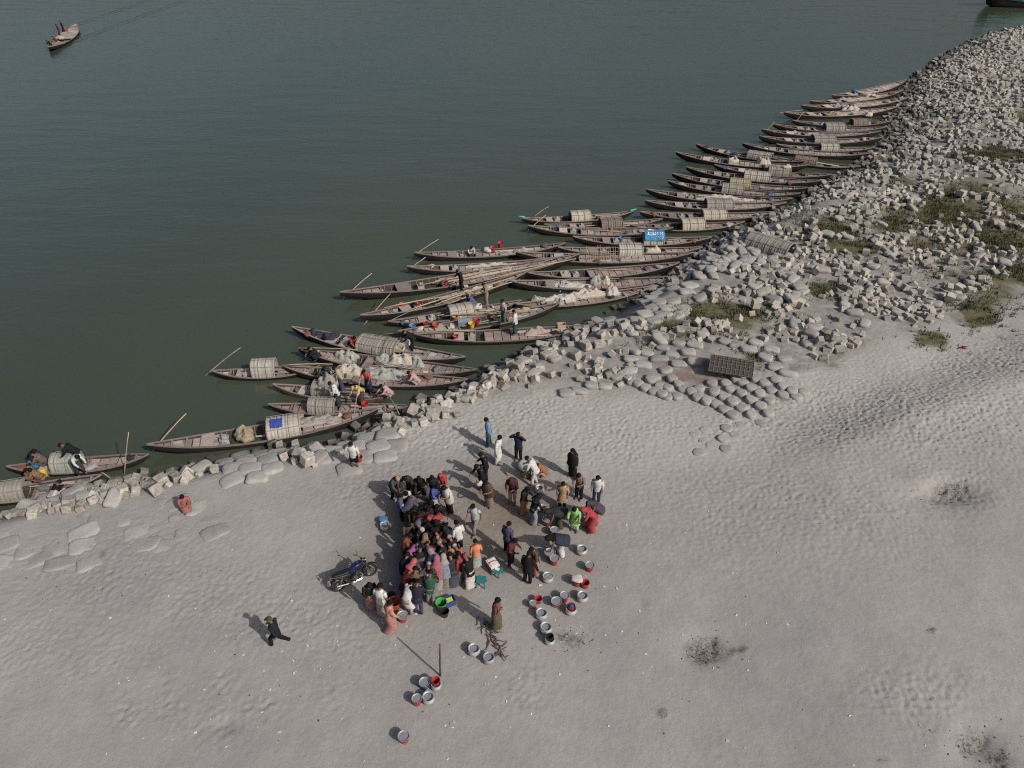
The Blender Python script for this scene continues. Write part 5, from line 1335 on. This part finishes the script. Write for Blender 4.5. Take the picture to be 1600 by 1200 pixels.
def bucket(parent, c_, z=0, k=1.0, name='vessel'):
    p = [(.105, 0), (.115, .02), (.135, .14), (.152, .25), (.160, .26)]
    b = O(name, MB().lathe(shell([(r * k, z + h * k) for r, h in p], .005), 22).mesh(name, True), PL[c_], parent)
    MB().tube([(.158 * k * math.cos(a * math.pi / 10), .158 * k * math.sin(a * math.pi / 10), z + .262 * k) for a in range(20)], .008, 6, closed=True).build('rim', PL[c_], b)
    MB().tube([(.160 * k, 0, z + .25 * k), (.155 * k, .09 * k, z + .20 * k), (.08 * k, .16 * k, z + .15 * k), (-.08 * k, .16 * k, z + .15 * k), (-.155 * k, .09 * k, z + .20 * k), (-.160 * k, 0, z + .25 * k)], .004, 5).build('handle', M_ALUD, b)
    return b
def basin(parent, z=0, k=1.0, m=None, fill=None, name='vessel'):
    p = [(.07, 0), (.10, .01), (.145, .06), (.168, .105), (.185, .112)]
    b = O(name, MB().lathe(shell([(r * k, z + h * k) for r, h in p], .005), 24).mesh(name, True), m or M_ALUD, parent)
    if fill:
        f = MB(); rr = []
        for j in range(5): rr.append([((.155 * k * (1 - j / 4.6)) * math.cos(a * math.pi / 9), (.155 * k * (1 - j / 4.6)) * math.sin(a * math.pi / 9), z + k * (.085 + .02 * j / 4 + random.uniform(-.008, .010))) for a in range(18)])
        f.rings(rr, cap0=False).build('fish_or_sky_disc', fill, b)
    return b
M_SKYDISC = pm('sky_reflection_grey', (.20, .215, .24), rough=.25, var=.12, scale=5)  # discs added in pots and basins, sky reflection put into their grey-blue
def sky_disc(b, r, z): MB().lathe([(r, z), (r * .5, z + .002), (.002, z + .002)], 20).build('fish_or_sky_disc', M_SKYDISC, b)
def goods(name, u, v, label, cat, rz=0.0, z=None, group=None):
    return tag(E(name, G(u, v) if z is None else W(u, v, z), rz), label, cat, group)
GP = 'aluminium pots on the sand'; GR = 'buckets on the sand'; GBa = 'metal basins resting on buckets'
def pot_at(u, v, label, k=1.0, m=None):
    t = goods('cooking_pot', u, v, label, 'pot', random.uniform(0, 6), None, GP); b_ = pot(t, 0, k, m)
    if 'fish' not in label: sky_disc(b_, .155 * k, .19 * k)
    return t
def set_at(u, v, c_, bl, pl, kind='basin', k=1.0, fill=None, pk=1.0):
    """a bucket, and a basin or second bucket sitting in its mouth (a thing of its own)"""
    t = goods('bucket', u, v, bl, 'bucket', random.uniform(0, 6), None, GR); bucket(t, c_, 0, k)
    p = t.location
    if pl:
        t2 = tag(E('metal_basin', (p.x, p.y, p.z + .205 * k), random.uniform(0, 6)), pl, 'basin', GBa)
        b_ = basin(t2, 0, pk, None, fill)
        if not fill: sky_disc(b_, .155 * pk, .075 * pk)
    return t
set_at(866, 836, 'red', 'red bucket below the squatting group, topmost of the column', 'steel basin on the topmost red bucket of the column', pk=.95)
set_at(866, 881, 'red', 'red bucket just under the bending navy figure', 'steel basin on the bucket under the bending navy figure')
set_at(859, 872, 'red', 'red bucket under the fish filled basin of the navy figure', 'wide basin full of fish before the bending navy figure', fill=M_FISH, pk=1.15)
set_at(921, 891, 'red', 'red bucket standing alone at the far right', 'grey basin on the lone far right bucket', pk=.95)
set_at(882, 938, 'red', 'red bucket right of the grey one in the lower cluster', 'tilted steel basin on the middle red bucket of the lower cluster', pk=.95)
set_at(869, 947, 'red', 'red bucket almost hidden below its wide basin in the lower cluster', 'wide steel basin on the left bucket of the lower cluster', k=.85, pk=1.05)
set_at(855, 820, 'red', 'red bucket before the dark grey shawled figure', 'basin of fish before the dark grey shawled figure', fill=M_FISH, pk=1.15)
set_at(914, 822, 'red', 'red bucket in front of the red dressed figure', 'dark basin in front of the red dressed figure', pk=1.15, fill=M_FISH)
set_at(836, 750, 'red', 'red bucket beside the white sack', 'basin on the bucket beside the white sack', pk=1.1)
set_at(901, 914, 'red', 'red bucket under the white cushion', None, k=.9)
set_at(914, 917, 'red', 'red bucket with blue lining next to the white cushion', None, k=.95)
set_at(841, 941, 'red', 'empty open red bucket, upper one of the left pair', None, k=.85)
set_at(833, 949, 'red', 'red bucket with grey bowl, lower one of the left pair', 'small grey bowl on the lower left pair bucket', k=.8, pk=.75)
set_at(664, 1074, 'blue', 'blue bucket of the group by the stake', 'steel basin on the blue bucket by the stake', pk=.95)
set_at(652, 1099, 'red', 'red bucket, lowest of the group by the stake', 'steel basin on the lowest red bucket by the stake', pk=.85)
set_at(632, 1158, 'red', 'lone red bucket nearest the bottom edge', 'grey basin on the lone bucket nearest the bottom edge', pk=.95)
set_at(630, 970, 'red', 'red bucket by the striding salmon dressed figure', 'silver basin by the striding salmon dressed figure', pk=1.05)
pot_at(909, 864, 'aluminium pot with folded rim right of the navy figure')
t = pot_at(856, 907, 'aluminium pot with fish in its mouth'); MB().lathe([(.001, .235), (.06, .255), (.14, .245), (.15, .23)], 16).build('fish_or_sky_disc', M_FISH, t)
pot_at(910, 937, 'aluminium pot at the right end of the lower cluster')
p1_ = pot_at(892, 957, 'aluminium pot under a red bucket with blue bag')
pot_at(846, 964, 'aluminium pot below the left red pair'); pot_at(853, 986, 'aluminium pot next to lowest of the column')
p2_ = pot_at(859, 1004, 'aluminium pot under a dark bucket, lowest of the column', .85)
pot_at(741, 1020, 'aluminium pot left of the branch pile'); pot_at(764, 1033, 'dark bodied pot below the branch pile', .95, M_ALUD)
p3_ = pot_at(682, 1074, 'aluminium pot under a red bowl beside the stake', .85); pot_at(670, 1095, 'aluminium pot right of the lowest red bucket by the stake', .95)
pot_at(602, 826, 'aluminium pot left of the crowd, in its shadow', .95)
pot_at(843, 768, 'aluminium pot with fish standing below the white dressed figure', .9)
for p_, c_, lb, k in ((p1_, 'red', 'red bucket with blue bag on an aluminium pot', .80), (p2_, 'black', 'dark bucket on the lowest aluminium pot', .72), (p3_, 'red', 'bright red bowl on the pot beside the stake', .85)):
    t = tag(E('bucket', (p_.location.x, p_.location.y, p_.location.z + .20 * .9)), lb, 'bucket', GR); bucket(t, c_, 0, k)
    if c_ == 'red' and k < .82: MB().lathe([(.10, .19), (.08, .23), (.03, .25), (.002, .255)], 14).build('plastic_bag', PL['blue'], t)
t = goods('lidded_tub', 600, 818, 'blue lidded container above the pot, left of the crowd', 'container'); bucket(t, 'white', 0, .95); MB().lathe([(.16, .25), (.165, .27), (.15, .285), (.05, .30), (.002, .30)], 20).build('lid', PL['sky'], t)
t = goods('fish_basin', 654, 800, 'wide round basin full of fish at the upper left of the crowd', 'basin'); basin(t, .30, 2.3, M_ALUD, M_FISH); MB().lathe([(.24, 0), (.26, .30), (.24, .305), (.22, .02)], 20).build('stand', PL['black'], t)
t = goods('washtub', 618, 950, 'orange red plastic tub beside the white t-shirt figure', 'tub'); bucket(t, 'orange', 0, 1.45)
t = goods('washtub', 611, 940, 'dark green container behind the orange red tub', 'tub'); bucket(t, 'dgreen', 0, 1.25)
t = goods('washtub', 690, 950, 'bright green plastic tub at the lower crowd edge', 'tub'); bucket(t, 'green', 0, 1.25)
t = goods('bucket', 695, 962, 'black bucket below the bright green tub', 'bucket', 0, None, GR); bucket(t, 'black', 0, 1.0)
t = goods('fish_tray', 847, 797, 'round silver tray held upright beside the black and white figure', 'tray'); basin(t, .02, 1.1, M_ALU)
# crates, stools, cool box
def stool(parent, c_, s=.32, h=.30):
    MB().box((0, 0, h), (s, s, .03)).build('seat', PL[c_], parent)
    for a in (-1, 1):
        for b in (-1, 1): MB().tube([(a * s * .42, b * s * .42, h - .01), (a * s * .5, b * s * .5, 0)], [.03, .022], 6).build('leg', PL[c_], parent)
    for a in (-1, 1): MB().box((a * s * .46, 0, h - .06), (.015, s * .9, .07)).build('apron', PL[c_], parent)
stool(goods('plastic_stool', 752, 914, 'teal plastic stool standing alone by the crowd', 'stool', R(-8), None, 'teal plastic stools'), 'teal')
st = goods('plastic_stool', 777, 897, 'teal plastic stool with pale label next to the cool box', 'stool', R(-30), None, 'teal plastic stools'); stool(st, 'teal', .30, .26); MB().box((0, 0, .285), (.16, .12, .012)).build('paper_label', PL['white'], st)
t = goods('cool_box', 770, 889, 'red and white cool box', 'cool box', R(30))
MB().box((0, 0, .15), (.34, .42, .30)).build('body', PL['red'], t); MB().box((0, -.22, .15), (.26, .02, .24)).build('front_panel', PL['white'], t)
ld = MB().box((0, 0, .33), (.35, .44, .06)).box((0, 0, .375), (.26, .34, .03)).build('lid', PL['white'], t); MB().tube([(-.16, 0, .36), (-.1, 0, .42), (.1, 0, .42), (.16, 0, .36)], .014, 6).build('handle', PL['red'], ld)
t = goods('fish_crate', 702, 943, 'blue plastic crate with yellow green label', 'crate', R(25))
MB().box((0, 0, .02), (.42, .32, .03)).box((-.2, 0, .13), (.025, .32, .22)).box((.2, 0, .13), (.025, .32, .22)).box((0, -.15, .13), (.375, .025, .22)).box((0, .15, .13), (.375, .025, .22)).build('body', PL['blue'], t)
MB().box((0, 0, .20), (.26, .18, .02)).build('label_sheet', pm('label_print', (.42, .52, .06), var=.6, scale=22), t)
# sack bundle, cushion, bags
def sack(u, v, lx, ly, lz, m, label, dz=0.0, z=None, name='sack', rz=0.0):
    p = G(u, v, dz) if z is None else W(u, v, z)
    o = O(name, bag_mesh(int(u * 3 + v), 1.0, 2.6, .07).mesh(name, True), m, None, (p[0], p[1], p[2] + lz / 2)); o.scale = (lx, ly, lz); o.rotation_euler = (0, 0, rz)
    return tag(o, label, 'sack')
sack(820, 733, .55, .55, .42, cloth((.55, .55, .53)), 'white filled sack beside the bending white figure')
sack(822, 745, .35, .30, .25, cloth((.36, .33, .06)), 'yellow green bag below the white sack')
ob = sack(901, 913, .42, .34, .14, cloth((.56, .52, .46)), 'cream cushion strapped over a red bucket', .24, None, 'cushion')
for u, v, lb in ((749, 771, 'white plastic bag held by the reaching black figure'), (643, 806, 'white bag hanging over the fish basin')):
    x, y, z = G(u, v); sack(u, v, .28, .22, .25, cloth((.58, .58, .57)), lb, .55 if u < 700 else .45, None, 'plastic_bag')
sack(814, 905, .18, .14, .3, cloth((.48, .30, .06)), 'yellow bag in the hand of the black jacketed figure', .35, None, 'plastic_bag')
x, y, z = G(564, 730); t = tag(E('bucket', (x - .03, y + .05, z + .30)), 'red bucket carried by the white shirted figure from the boats', 'bucket', GR); bucket(t, 'red', 0, .95)
# goods aboard
def tub_b(u, v, c_, label, k=1.0, kind='bucket', z=.20):
    t = tag(E('washtub', W(u, v, ZW + z), 0), label, 'tub', 'tubs aboard the boats'); bucket(t, c_, 0, k)
tub_b(571, 637, 'red', 'red tub on the boat with ribbed canopy', 1.1)
tub_b(665, 510, 'red', 'round red tub, left one on the boat of coloured tubs', 1.0); tub_b(681, 514, 'orange', 'flat pinkish red tub right of the round red one', 1.25)
tub_b(645, 516, 'sky', 'blue tub at the left tip of the boat of coloured tubs', 1.3); tub_b(737, 512, 'yellow', 'orange yellow tub before the long cool box', 1.2)
tub_b(745, 507, 'red', 'red tub with dark inside by the long cool box', 1.25); tub_b(711, 501, 'orange', 'orange brown basket tub behind the flat red one', 1.2)
tub_b(712, 531, 'red', 'red tub on the wide brick coloured deck', 1.1); tub_b(653, 479, 'red', 'pink red tub on the bamboo laden boat', 1.3)
tub_b(629, 481, 'orange', 'straw basket tub left of the pink red one', 1.2); tub_b(696, 447, 'red', 'red tub on the slender boat of net rolls', 1.1)
tub_b(782, 387, 'red', 'right red tub on the boat carrying white sacks', 1.4); tub_b(770, 394, 'red', 'left red tub on the boat carrying white sacks', 1.4)
tub_b(58, 729, 'sky', 'bright blue tub on the boat with grey green canopy', 1.4); tub_b(970, 377, 'sky', 'blue tub beside the open hold near the printed cloth', 1.1)
tub_b(671, 420, 'red', 'small red tub at the tip of the boat of small white bundles', .9); tub_b(71, 744, 'yellow', 'pale yellow pot on the lower left boat', 1.0)
for u, v, s, c_, lb in ((762, 394, .6, (.54, .52, .50), 'white sack left of the red tubs'), (736, 397, .4, (.50, .44, .42), 'small pale sack beside the seated pale figure'), (675, 418, .4, (.5, .5, .48), 'white bundle at the tip of the boat with long net roll'), (657, 516, .42, (.52, .52, .50), 'white bundle next to the blue tub'),
                       (705, 513, .35, (.52, .5, .46), 'white bag before the orange yellow tub'), (97, 62, .9, (.48, .42, .26), 'pale sack amidships of the moving boat'), (1232, 232, .4, (.06, .12, .30), 'blue cloth bundle on the long empty deck'), (1148, 243, .5, (.03, .06, .15), 'dark blue bundle before the grey canopy'), (1335, 145, .7, (.04, .16, .38), 'blue cloth bundle on the farthest boat'), (470, 652, .35, (.42, .20, .07), 'orange cloth right of the canopy with the blue rag'), (728, 449, .3, (.5, .47, .42), 'white scrap beside the standing black figure')):
    sack(u, v, s, s * .8, s * .55, cloth(c_), lb, 0, ZW + .20)
def wbox(u, v, dx, dy, dz, m, label, rz=0.0, z=.20):
    t = tag(E('cargo_box', W(u, v, ZW + z), rz), label, 'box', 'boxes aboard the boats')
    MB().box((0, 0, .012), (dx, dy, .024)).box((-dx / 2 + .012, 0, dz / 2 + .013), (.024, dy, dz)).box((dx / 2 - .012, 0, dz / 2 + .013), (.024, dy, dz)).box((0, -dy / 2 + .012, dz / 2 + .013), (dx - .05, .024, dz)).box((0, dy / 2 - .012, dz / 2 + .013), (dx - .05, .024, dz)).build('body', m, t)
    return t
t = wbox(632, 541, .55, .42, .30, PL['white'], 'white foam box beside the black canopy boat', R(-14)); MB().box((0, .02, .335), (.5, .36, .03)).build('lid', PL['white'], t)
wbox(625, 548, .5, .4, .22, pm('pale_crate', (.42, .38, .32)), 'open pale crate in front of the white foam box', R(-14))
t = wbox(727, 507, .85, .36, .26, pm('cool_box_grey', (.16, .19, .22)), 'long blue grey cool box on the boat of coloured tubs', R(10)); MB().box((0, 0, .285), (.83, .35, .03)).build('lid', pm('cool_box_lid', (.22, .26, .30)), t)
wbox(877, 513, .5, .36, .30, pm('raw_wood_box', (.40, .30, .22)), 'open wooden box on the wide brick coloured deck', R(8)); wbox(747, 481, .42, .32, .2, PL['white'], 'white tray beyond the light grey canopy', R(20))
# blue rag over the long boat's canopy
b3, L3 = BO[2]; rg = []
for i in range(9): rg.append([(((428 - 229) / 361. - .5) * L3 - .26 + .065 * i + .02 * math.sin(j * 2.1), -.50 + .075 * j + .02 * math.sin(i * 1.9), .30 + .58 * (1 - (max(0., min(.74, abs(-.50 + .075 * j))) / .76) ** 2) ** .4 + .075 + .012 * math.sin(i + j)) for j in range(8)])
t = tag(E('blue_rag', b3.matrix_basis.translation, b3.rotation_euler.z), 'bright blue rag spread on the canopy of the long boat', 'rag'); rb_ = MB(); rb_.grid(rg); rb_.grid([[(p[0], p[1], p[2] - .012) for p in r][::-1] for r in rg]); rb_.build('cloth', cloth((.03, .07, .42)), t)

# ================================================================ motorcycle
M_TYRE = pm('tyre_rubber', (.02, .02, .021), rough=.85, var=.2, bump=.3, bscale=60)
M_CHR = pm('chrome', (.55, .55, .55), rough=.2, metal=1.0); M_DARKM = pm('engine_black', (.035, .035, .038), rough=.45, metal=.5)
M_TANK = pm('blue_tank_paint', (.009, .016, .060), rough=.3, var=.1, spec=.6); M_SEAT = pm('seat_vinyl', (.014, .014, .016), rough=.5)
pr, pf = G(534, 921), G(577, 901)
hd_ = math.atan2(pf[1] - pr[1], pf[0] - pr[0]); mx_, my_ = (pr[0] + pf[0]) / 2, (pr[1] + pf[1]) / 2
mc = tag(E('motorcycle', (mx_, my_, gz(mx_, my_)), hd_), 'blue and black motorcycle parked on its side stand left of the crowd', 'motorcycle'); mc.rotation_euler = (R(-9), 0, hd_); mc.scale = (.95, .95, .95)
WB, WR = .63, .30
def wheel(x, steer=0.0):
    w = E('wheel', (x, 0, WR), steer); w.parent = mc
    MB().tube([((WR - .045) * math.cos(a * math.pi / 16), 0, (WR - .045) * math.sin(a * math.pi / 16)) for a in range(32)], .047, 9, closed=True).build('tyre', M_TYRE, w, smooth=True)
    MB().tube([((WR - .095) * math.cos(a * math.pi / 16), 0, (WR - .095) * math.sin(a * math.pi / 16)) for a in range(32)], .018, 6, closed=True).build('rim', M_CHR, w)
    MB().tube([(0, -.07, 0), (0, .07, 0)], .045, 12).build('hub', M_CHR, w)
    s = MB()
    for k in range(5):
        a = 2 * math.pi * k / 5
        for d in (-.12, .12): s.tube([(.03 * math.cos(a), 0, .03 * math.sin(a)), ((WR - .1) * math.cos(a + d), 0, (WR - .1) * math.sin(a + d))], .011, 5)
    s.build('spokes', M_DARKM, w)
    MB().tube([(0, -.055, 0), (0, -.062, 0)], .12, 18).build('brake_disc', M_CHR, w)
wheel(-WB); wheel(WB, R(-14))
def arc(x, r, a0, a1, wdt, name, m):
    P = [[(x + (r + .004 * abs(j - 2)) * math.cos(R(a0 + (a1 - a0) * i / 10)), (j - 2) / 2 * wdt, WR + (r - .012 * abs(j - 2)) * math.sin(R(a0 + (a1 - a0) * i / 10))) for j in range(5)] for i in range(11)]
    b = MB(); b.grid(P); b.grid([[(p[0], p[1], p[2] - .006) for p in q][::-1] for q in P]); b.build(name, m, mc, smooth=True)
arc(WB, .335, 20, 150, .065, 'front_fender', M_DARKM); arc(-WB, .345, 60, 165, .08, 'rear_fender', M_DARKM)
for s in (-1, 1):
    MB().tube([(WB, s * .085, WR), (WB - .10, s * .085, .60), (WB - .20, s * .085, .88)], [.022, .024, .026], 8).build('fork_leg', M_CHR, mc)
    MB().tube([(-WB, s * .10, WR), (-.10, s * .10, .36)], .022, 8).build('swingarm', M_DARKM, mc)
    MB().tube([(-WB + .04, s * .13, WR + .03), (-WB + .20, s * .13, .66)], .028, 10).build('shock_absorber', M_CHR, mc)
    MB().tube([(-.02, s * .14, .27), (-.02, s * .25, .27)], .016, 7).build('footpeg', M_TYRE, mc)
    q = MB().tube([(WB - .24, s * .18, .99), (WB - .26, s * .34, 1.02)], .010, 6).build('mirror_stalk', M_CHR, mc) if False else None
    mr = MB().tube([(WB - .27, s * .26, .99), (WB - .24, s * .30, 1.12)], .007, 6).build('mirror', M_DARKM, mc)
    MB().tube([(WB - .235, s * .31, 1.15), (WB - .255, s * .31, 1.155)], .055, 12).build('mirror_glass', M_CHR, mr)
    MB().tube([(WB - .10, s * .10, .76), (WB - .10, s * .19, .76)], .02, 8).build('indicator', PL['orange'], mc)
    MB().tube([(-WB - .06, s * .10, .66), (-WB - .06, s * .18, .66)], .02, 8).build('indicator', PL['orange'], mc)
MB().tube([(WB - .22, 0, .86), (.05, 0, .70), (-.25, 0, .62), (-.68, 0, .68)], .025, 8).tube([(WB - .22, 0, .80), (.28, 0, .45), (.16, 0, .25), (-.15, 0, .25), (-.2, 0, .60)], .022, 8).build('frame', M_DARKM, mc)
MB().tube([(WB - .36, -.37, .98), (WB - .27, -.25, .99), (WB - .20, -.08, .95), (WB - .20, .08, .95), (WB - .27, .25, .99), (WB - .36, .37, .98)], .012, 7).build('handlebar', M_CHR, mc)
for s in (-1, 1): MB().tube([(WB - .285, s * .27, .99), (WB - .365, s * .38, .98)], .018, 8).build('grip', M_TYRE, mc)
hl = MB().tube([(WB - .19, 0, .86), (WB - .12, 0, .86), (WB - .06, 0, .855)], [.05, .085, .092], 14).build('headlight', M_TANK, mc)
MB().tube([(WB - .058, 0, .855), (WB - .048, 0, .855)], [.085, .06], 14).build('lens', pm('lamp_glass', (.5, .52, .55), rough=.1), hl)
MB().box((WB - .2, 0, .95), (.06, .16, .07)).build('instrument_cluster', M_DARKM, mc)
def ell(name, m, parent, secs_, n=14):
    return MB().rings([[(x, w * math.copysign(abs(math.cos(2 * math.pi * k / n)) ** .7, math.cos(2 * math.pi * k / n)), z + h * math.copysign(abs(math.sin(2 * math.pi * k / n)) ** .7, math.sin(2 * math.pi * k / n))) for k in range(n)] for x, w, z, h in secs_]).build(name, m, parent, smooth=True)
tk = ell('fuel_tank', M_TANK, mc, [(.42, .05, .80, .05), (.38, .12, .80, .10), (.22, .155, .79, .125), (.05, .15, .75, .115), (-.08, .10, .71, .09), (-.12, .06, .70, .06)])
MB().tube([(.24, 0, .90), (.24, 0, .93)], .04, 12).build('filler_cap', M_CHR, tk)
ell('seat', M_SEAT, mc, [(-.08, .09, .73, .05), (-.2, .13, .72, .05), (-.45, .135, .74, .05), (-.68, .11, .78, .045), (-.76, .06, .80, .03)])
ell('side_panel', M_DARKM, mc, [(-.05, .06, .56, .07), (-.2, .12, .57, .09), (-.42, .13, .62, .07), (-.66, .10, .69, .05), (-.78, .05, .73, .03)])
en = MB().box((.05, 0, .34), (.34, .24, .22)).build('engine', M_DARKM, mc)
MB().rings([[(.13 + z * .25, 0, .42 + z) for _ in (0,)] * 1] * 2) if False else None
for k in range(5): MB().box((.14 + k * .012, 0, .47 + k * .035), (.19, .19, .016)).build('cooling_fin', M_CHR, en)
for s in (-1, 1): MB().tube([(.02, s * .12, .34), (.02, s * .155, .34)], [.12, .10], 16).build('engine_cover', M_CHR, en)
MB().tube([(.22, -.08, .45), (.32, -.12, .36), (.24, -.15, .22), (-.10, -.16, .22), (-.30, -.17, .28), (-.74, -.19, .40)], [.02, .022, .024, .026, .045, .05], 10).build('exhaust', M_CHR, mc)
MB().tube([(-.50, -.12, .70), (-.72, -.13, .76), (-.86, -.06, .80), (-.86, .06, .80), (-.72, .13, .76), (-.50, .12, .70)], .012, 7).build('grab_rail', M_CHR, mc)
MB().box((-.86, 0, .70), (.05, .12, .07)).build('tail_light', PL['red'], mc)
MB().box((-.93, 0, .52), (.012, .16, .12), Matrix.Rotation(R(20), 3, 'Y')).build('number_plate', PL['white'], mc)
MB().tube([(-.05, .12, .24), (-.12, .30, .01)], .013, 6).build('side_stand', M_DARKM, mc)
MB().tube([(.38, -.05, .42), (.44, -.20, .42), (.44, .20, .42), (.38, .05, .42)], .012, 6).build('crash_guard', M_CHR, mc)

# ================================================================ stake, branches, litter
M_STICK = pm('dry_branch', (.085, .065, .055), rough=.9, var=.35, scale=8, stretch=(3, 3, 1))
sx1, sy1, sz1 = G(688, 1056)
MB_ = MB().tube([(0, 0, -.2), (.02, .01, .5), (.05, .03, 1.1), (.075, .05, 1.62)], [.035, .03, .034, .022], 8)
tag(MB_.build('wooden_stake', M_STICK, None, (sx1, sy1, sz1), smooth=True), 'dark wooden stake driven upright into the sand', 'stake')
br = tag(E('branch_pile', G(765, 1000)), 'tangle of dry crooked branches lying on the sand between the pots', 'branches'); rb2 = random.Random(4); bo = br.location
for k in range(30):
    u0, v0 = 752 + 1.0 * k + rb2.uniform(-6, 6), 968 + 1.9 * k + rb2.uniform(-4, 4); pts = []
    a = rb2.uniform(-1.9, -.6)
    x, y, z = G(u0, min(v0, 1022)); x -= bo.x; y -= bo.y
    for j in range(5):
        pts.append((x, y, .02 + .04 * rb2.random())); a += rb2.uniform(-.8, .8); l = rb2.uniform(.07, .14); x += math.cos(a) * l; y += math.sin(a) * l
    MB().tube(pts, [.018, .016, .014, .011, .007], 6).build('branch', M_STICK, br)
lt = np.random.default_rng(9)
def litter(name, n, m, label, cat, regs, s0, s1):
    b = MB()
    for _ in range(n):
        c_ = regs[lt.integers(len(regs))]
        u, v = lt.normal(c_[0], c_[2]), lt.normal(c_[1], c_[3])
        if v < 760 or not (-20 < u < 1620) or v > 1215: continue
        x, y, z = G(u, v); s = lt.uniform(s0, s1); a = lt.uniform(0, 6.28)
        b.box((x, y, z + s * .10), (s, s * lt.uniform(.3, .8), s * .25), Matrix.Rotation(a, 3, 'Z') @ Matrix.Rotation(lt.uniform(-.4, .4), 3, 'X'))
    tag(b.build(name, m), label, cat, None, 'stuff')
ALLR = [(800, 950, 300, 100), (500, 1000, 120, 60), (700, 1050, 200, 80), (1100, 1050, 300, 100), (300, 1050, 200, 90), (900, 900, 140, 80), (760, 860, 60, 60)]
litter('shell_litter', 210, pm('white_scraps', (.55, .53, .49), var=.15), 'white scraps and shells scattered over the sand', 'litter', ALLR, .03, .085)
litter('dark_litter', 300, pm('dark_scraps', (.055, .048, .042), var=.4), 'dark twigs and crumbs scattered over the sand', 'litter', ALLR + [(1105, 1015, 26, 18)] * 4 + [(895, 1000, 26, 12)] * 3 + [(1525, 1165, 30, 22)] * 3 + [(1480, 776, 30, 14)] * 2 + [(100, 900, 90, 40), (160, 880, 60, 40)] * 2, .018, .055)
rs = E('red_scrap', G(1506, 544)); tag(rs, 'small red rag on the sand below the cubes at the right', 'rag'); MB().box((0, 0, .05), (.22, .16, .05), Matrix.Rotation(.5, 3, 'Y')).box((.1, .06, .08), (.12, .14, .04), Matrix.Rotation(-.6, 3, 'X')).build('cloth', cloth(RED), rs)

# loose gear lying in the boats
rg_ = random.Random(21)
GEAR = (('pale', (.36, .34, .31)), ('dark', (.03, .03, .035)), ('brown', (.14, .095, .07)), ('grey', (.17, .165, .16)), ('faded blue', (.06, .10, .17)), ('rust', (.22, .09, .05)))
for i, (b_, Lb) in enumerate(BO):
    lb = b_['label']; ts_ = rg_.sample((.10, .20, .285, .335, .46, .58, .68, .78, .86), 4); cs = rg_.sample(GEAR, 4)
    far = b_.location.y > 45
    for k in range(3 if far else 4):
        t = ts_[k]; w = Lb * .05 * (1 - abs(2 * t - 1) ** 2)
        p = b_.matrix_basis @ Vector(((t - .5) * Lb, rg_.uniform(-w, w), ((.26 + .40 * abs(2 * t - 1) ** 2.4) * min(1.15, max(.75, Lb / 10.5)) - .10 if not .156 < t < .37 else .02)))
        s = rg_.uniform(.28, .55) * (1.25 if far else 1)
        o = O('cloth_heap', bag_mesh(i * 9 + k, 1.0, 2.2, .13).mesh('cloth_heap', True), cloth(cs[k][1]), None, (p.x, p.y, p.z + .07)); o.scale = (s, s * rg_.uniform(.5, .8), s * rg_.uniform(.3, .5)); o.rotation_euler = (0, 0, rg_.uniform(0, 3))
        words = (cs[k][0] + ' heap of gear aboard the ' + lb).split()[:16]
        while words[-1] in ('of', 'the', 'and', 'with', 'a', 'its', 'over', 'in', 'to', 'by', 'on', 'just', 'at'): words.pop()
        tag(o, ' '.join(words), 'cloth heap', 'gear lying in the moored boats')
    for k in range(rg_.randint(2, 5)):          # loose boards and spars on the deck
        t = rg_.uniform(.4, .8); l = rg_.uniform(.8, 2.2); m_ = Matrix.Rotation(rg_.uniform(-.16, .16), 3, 'Z')
        MB().box(((t - .5) * Lb, rg_.uniform(-.3, .3), .23 + .03 * k), (l, rg_.choice((.05, .09, .16)), .025), m_).build('loose_board', M_DECK[rg_.choice((0, 2, 2))], b_)
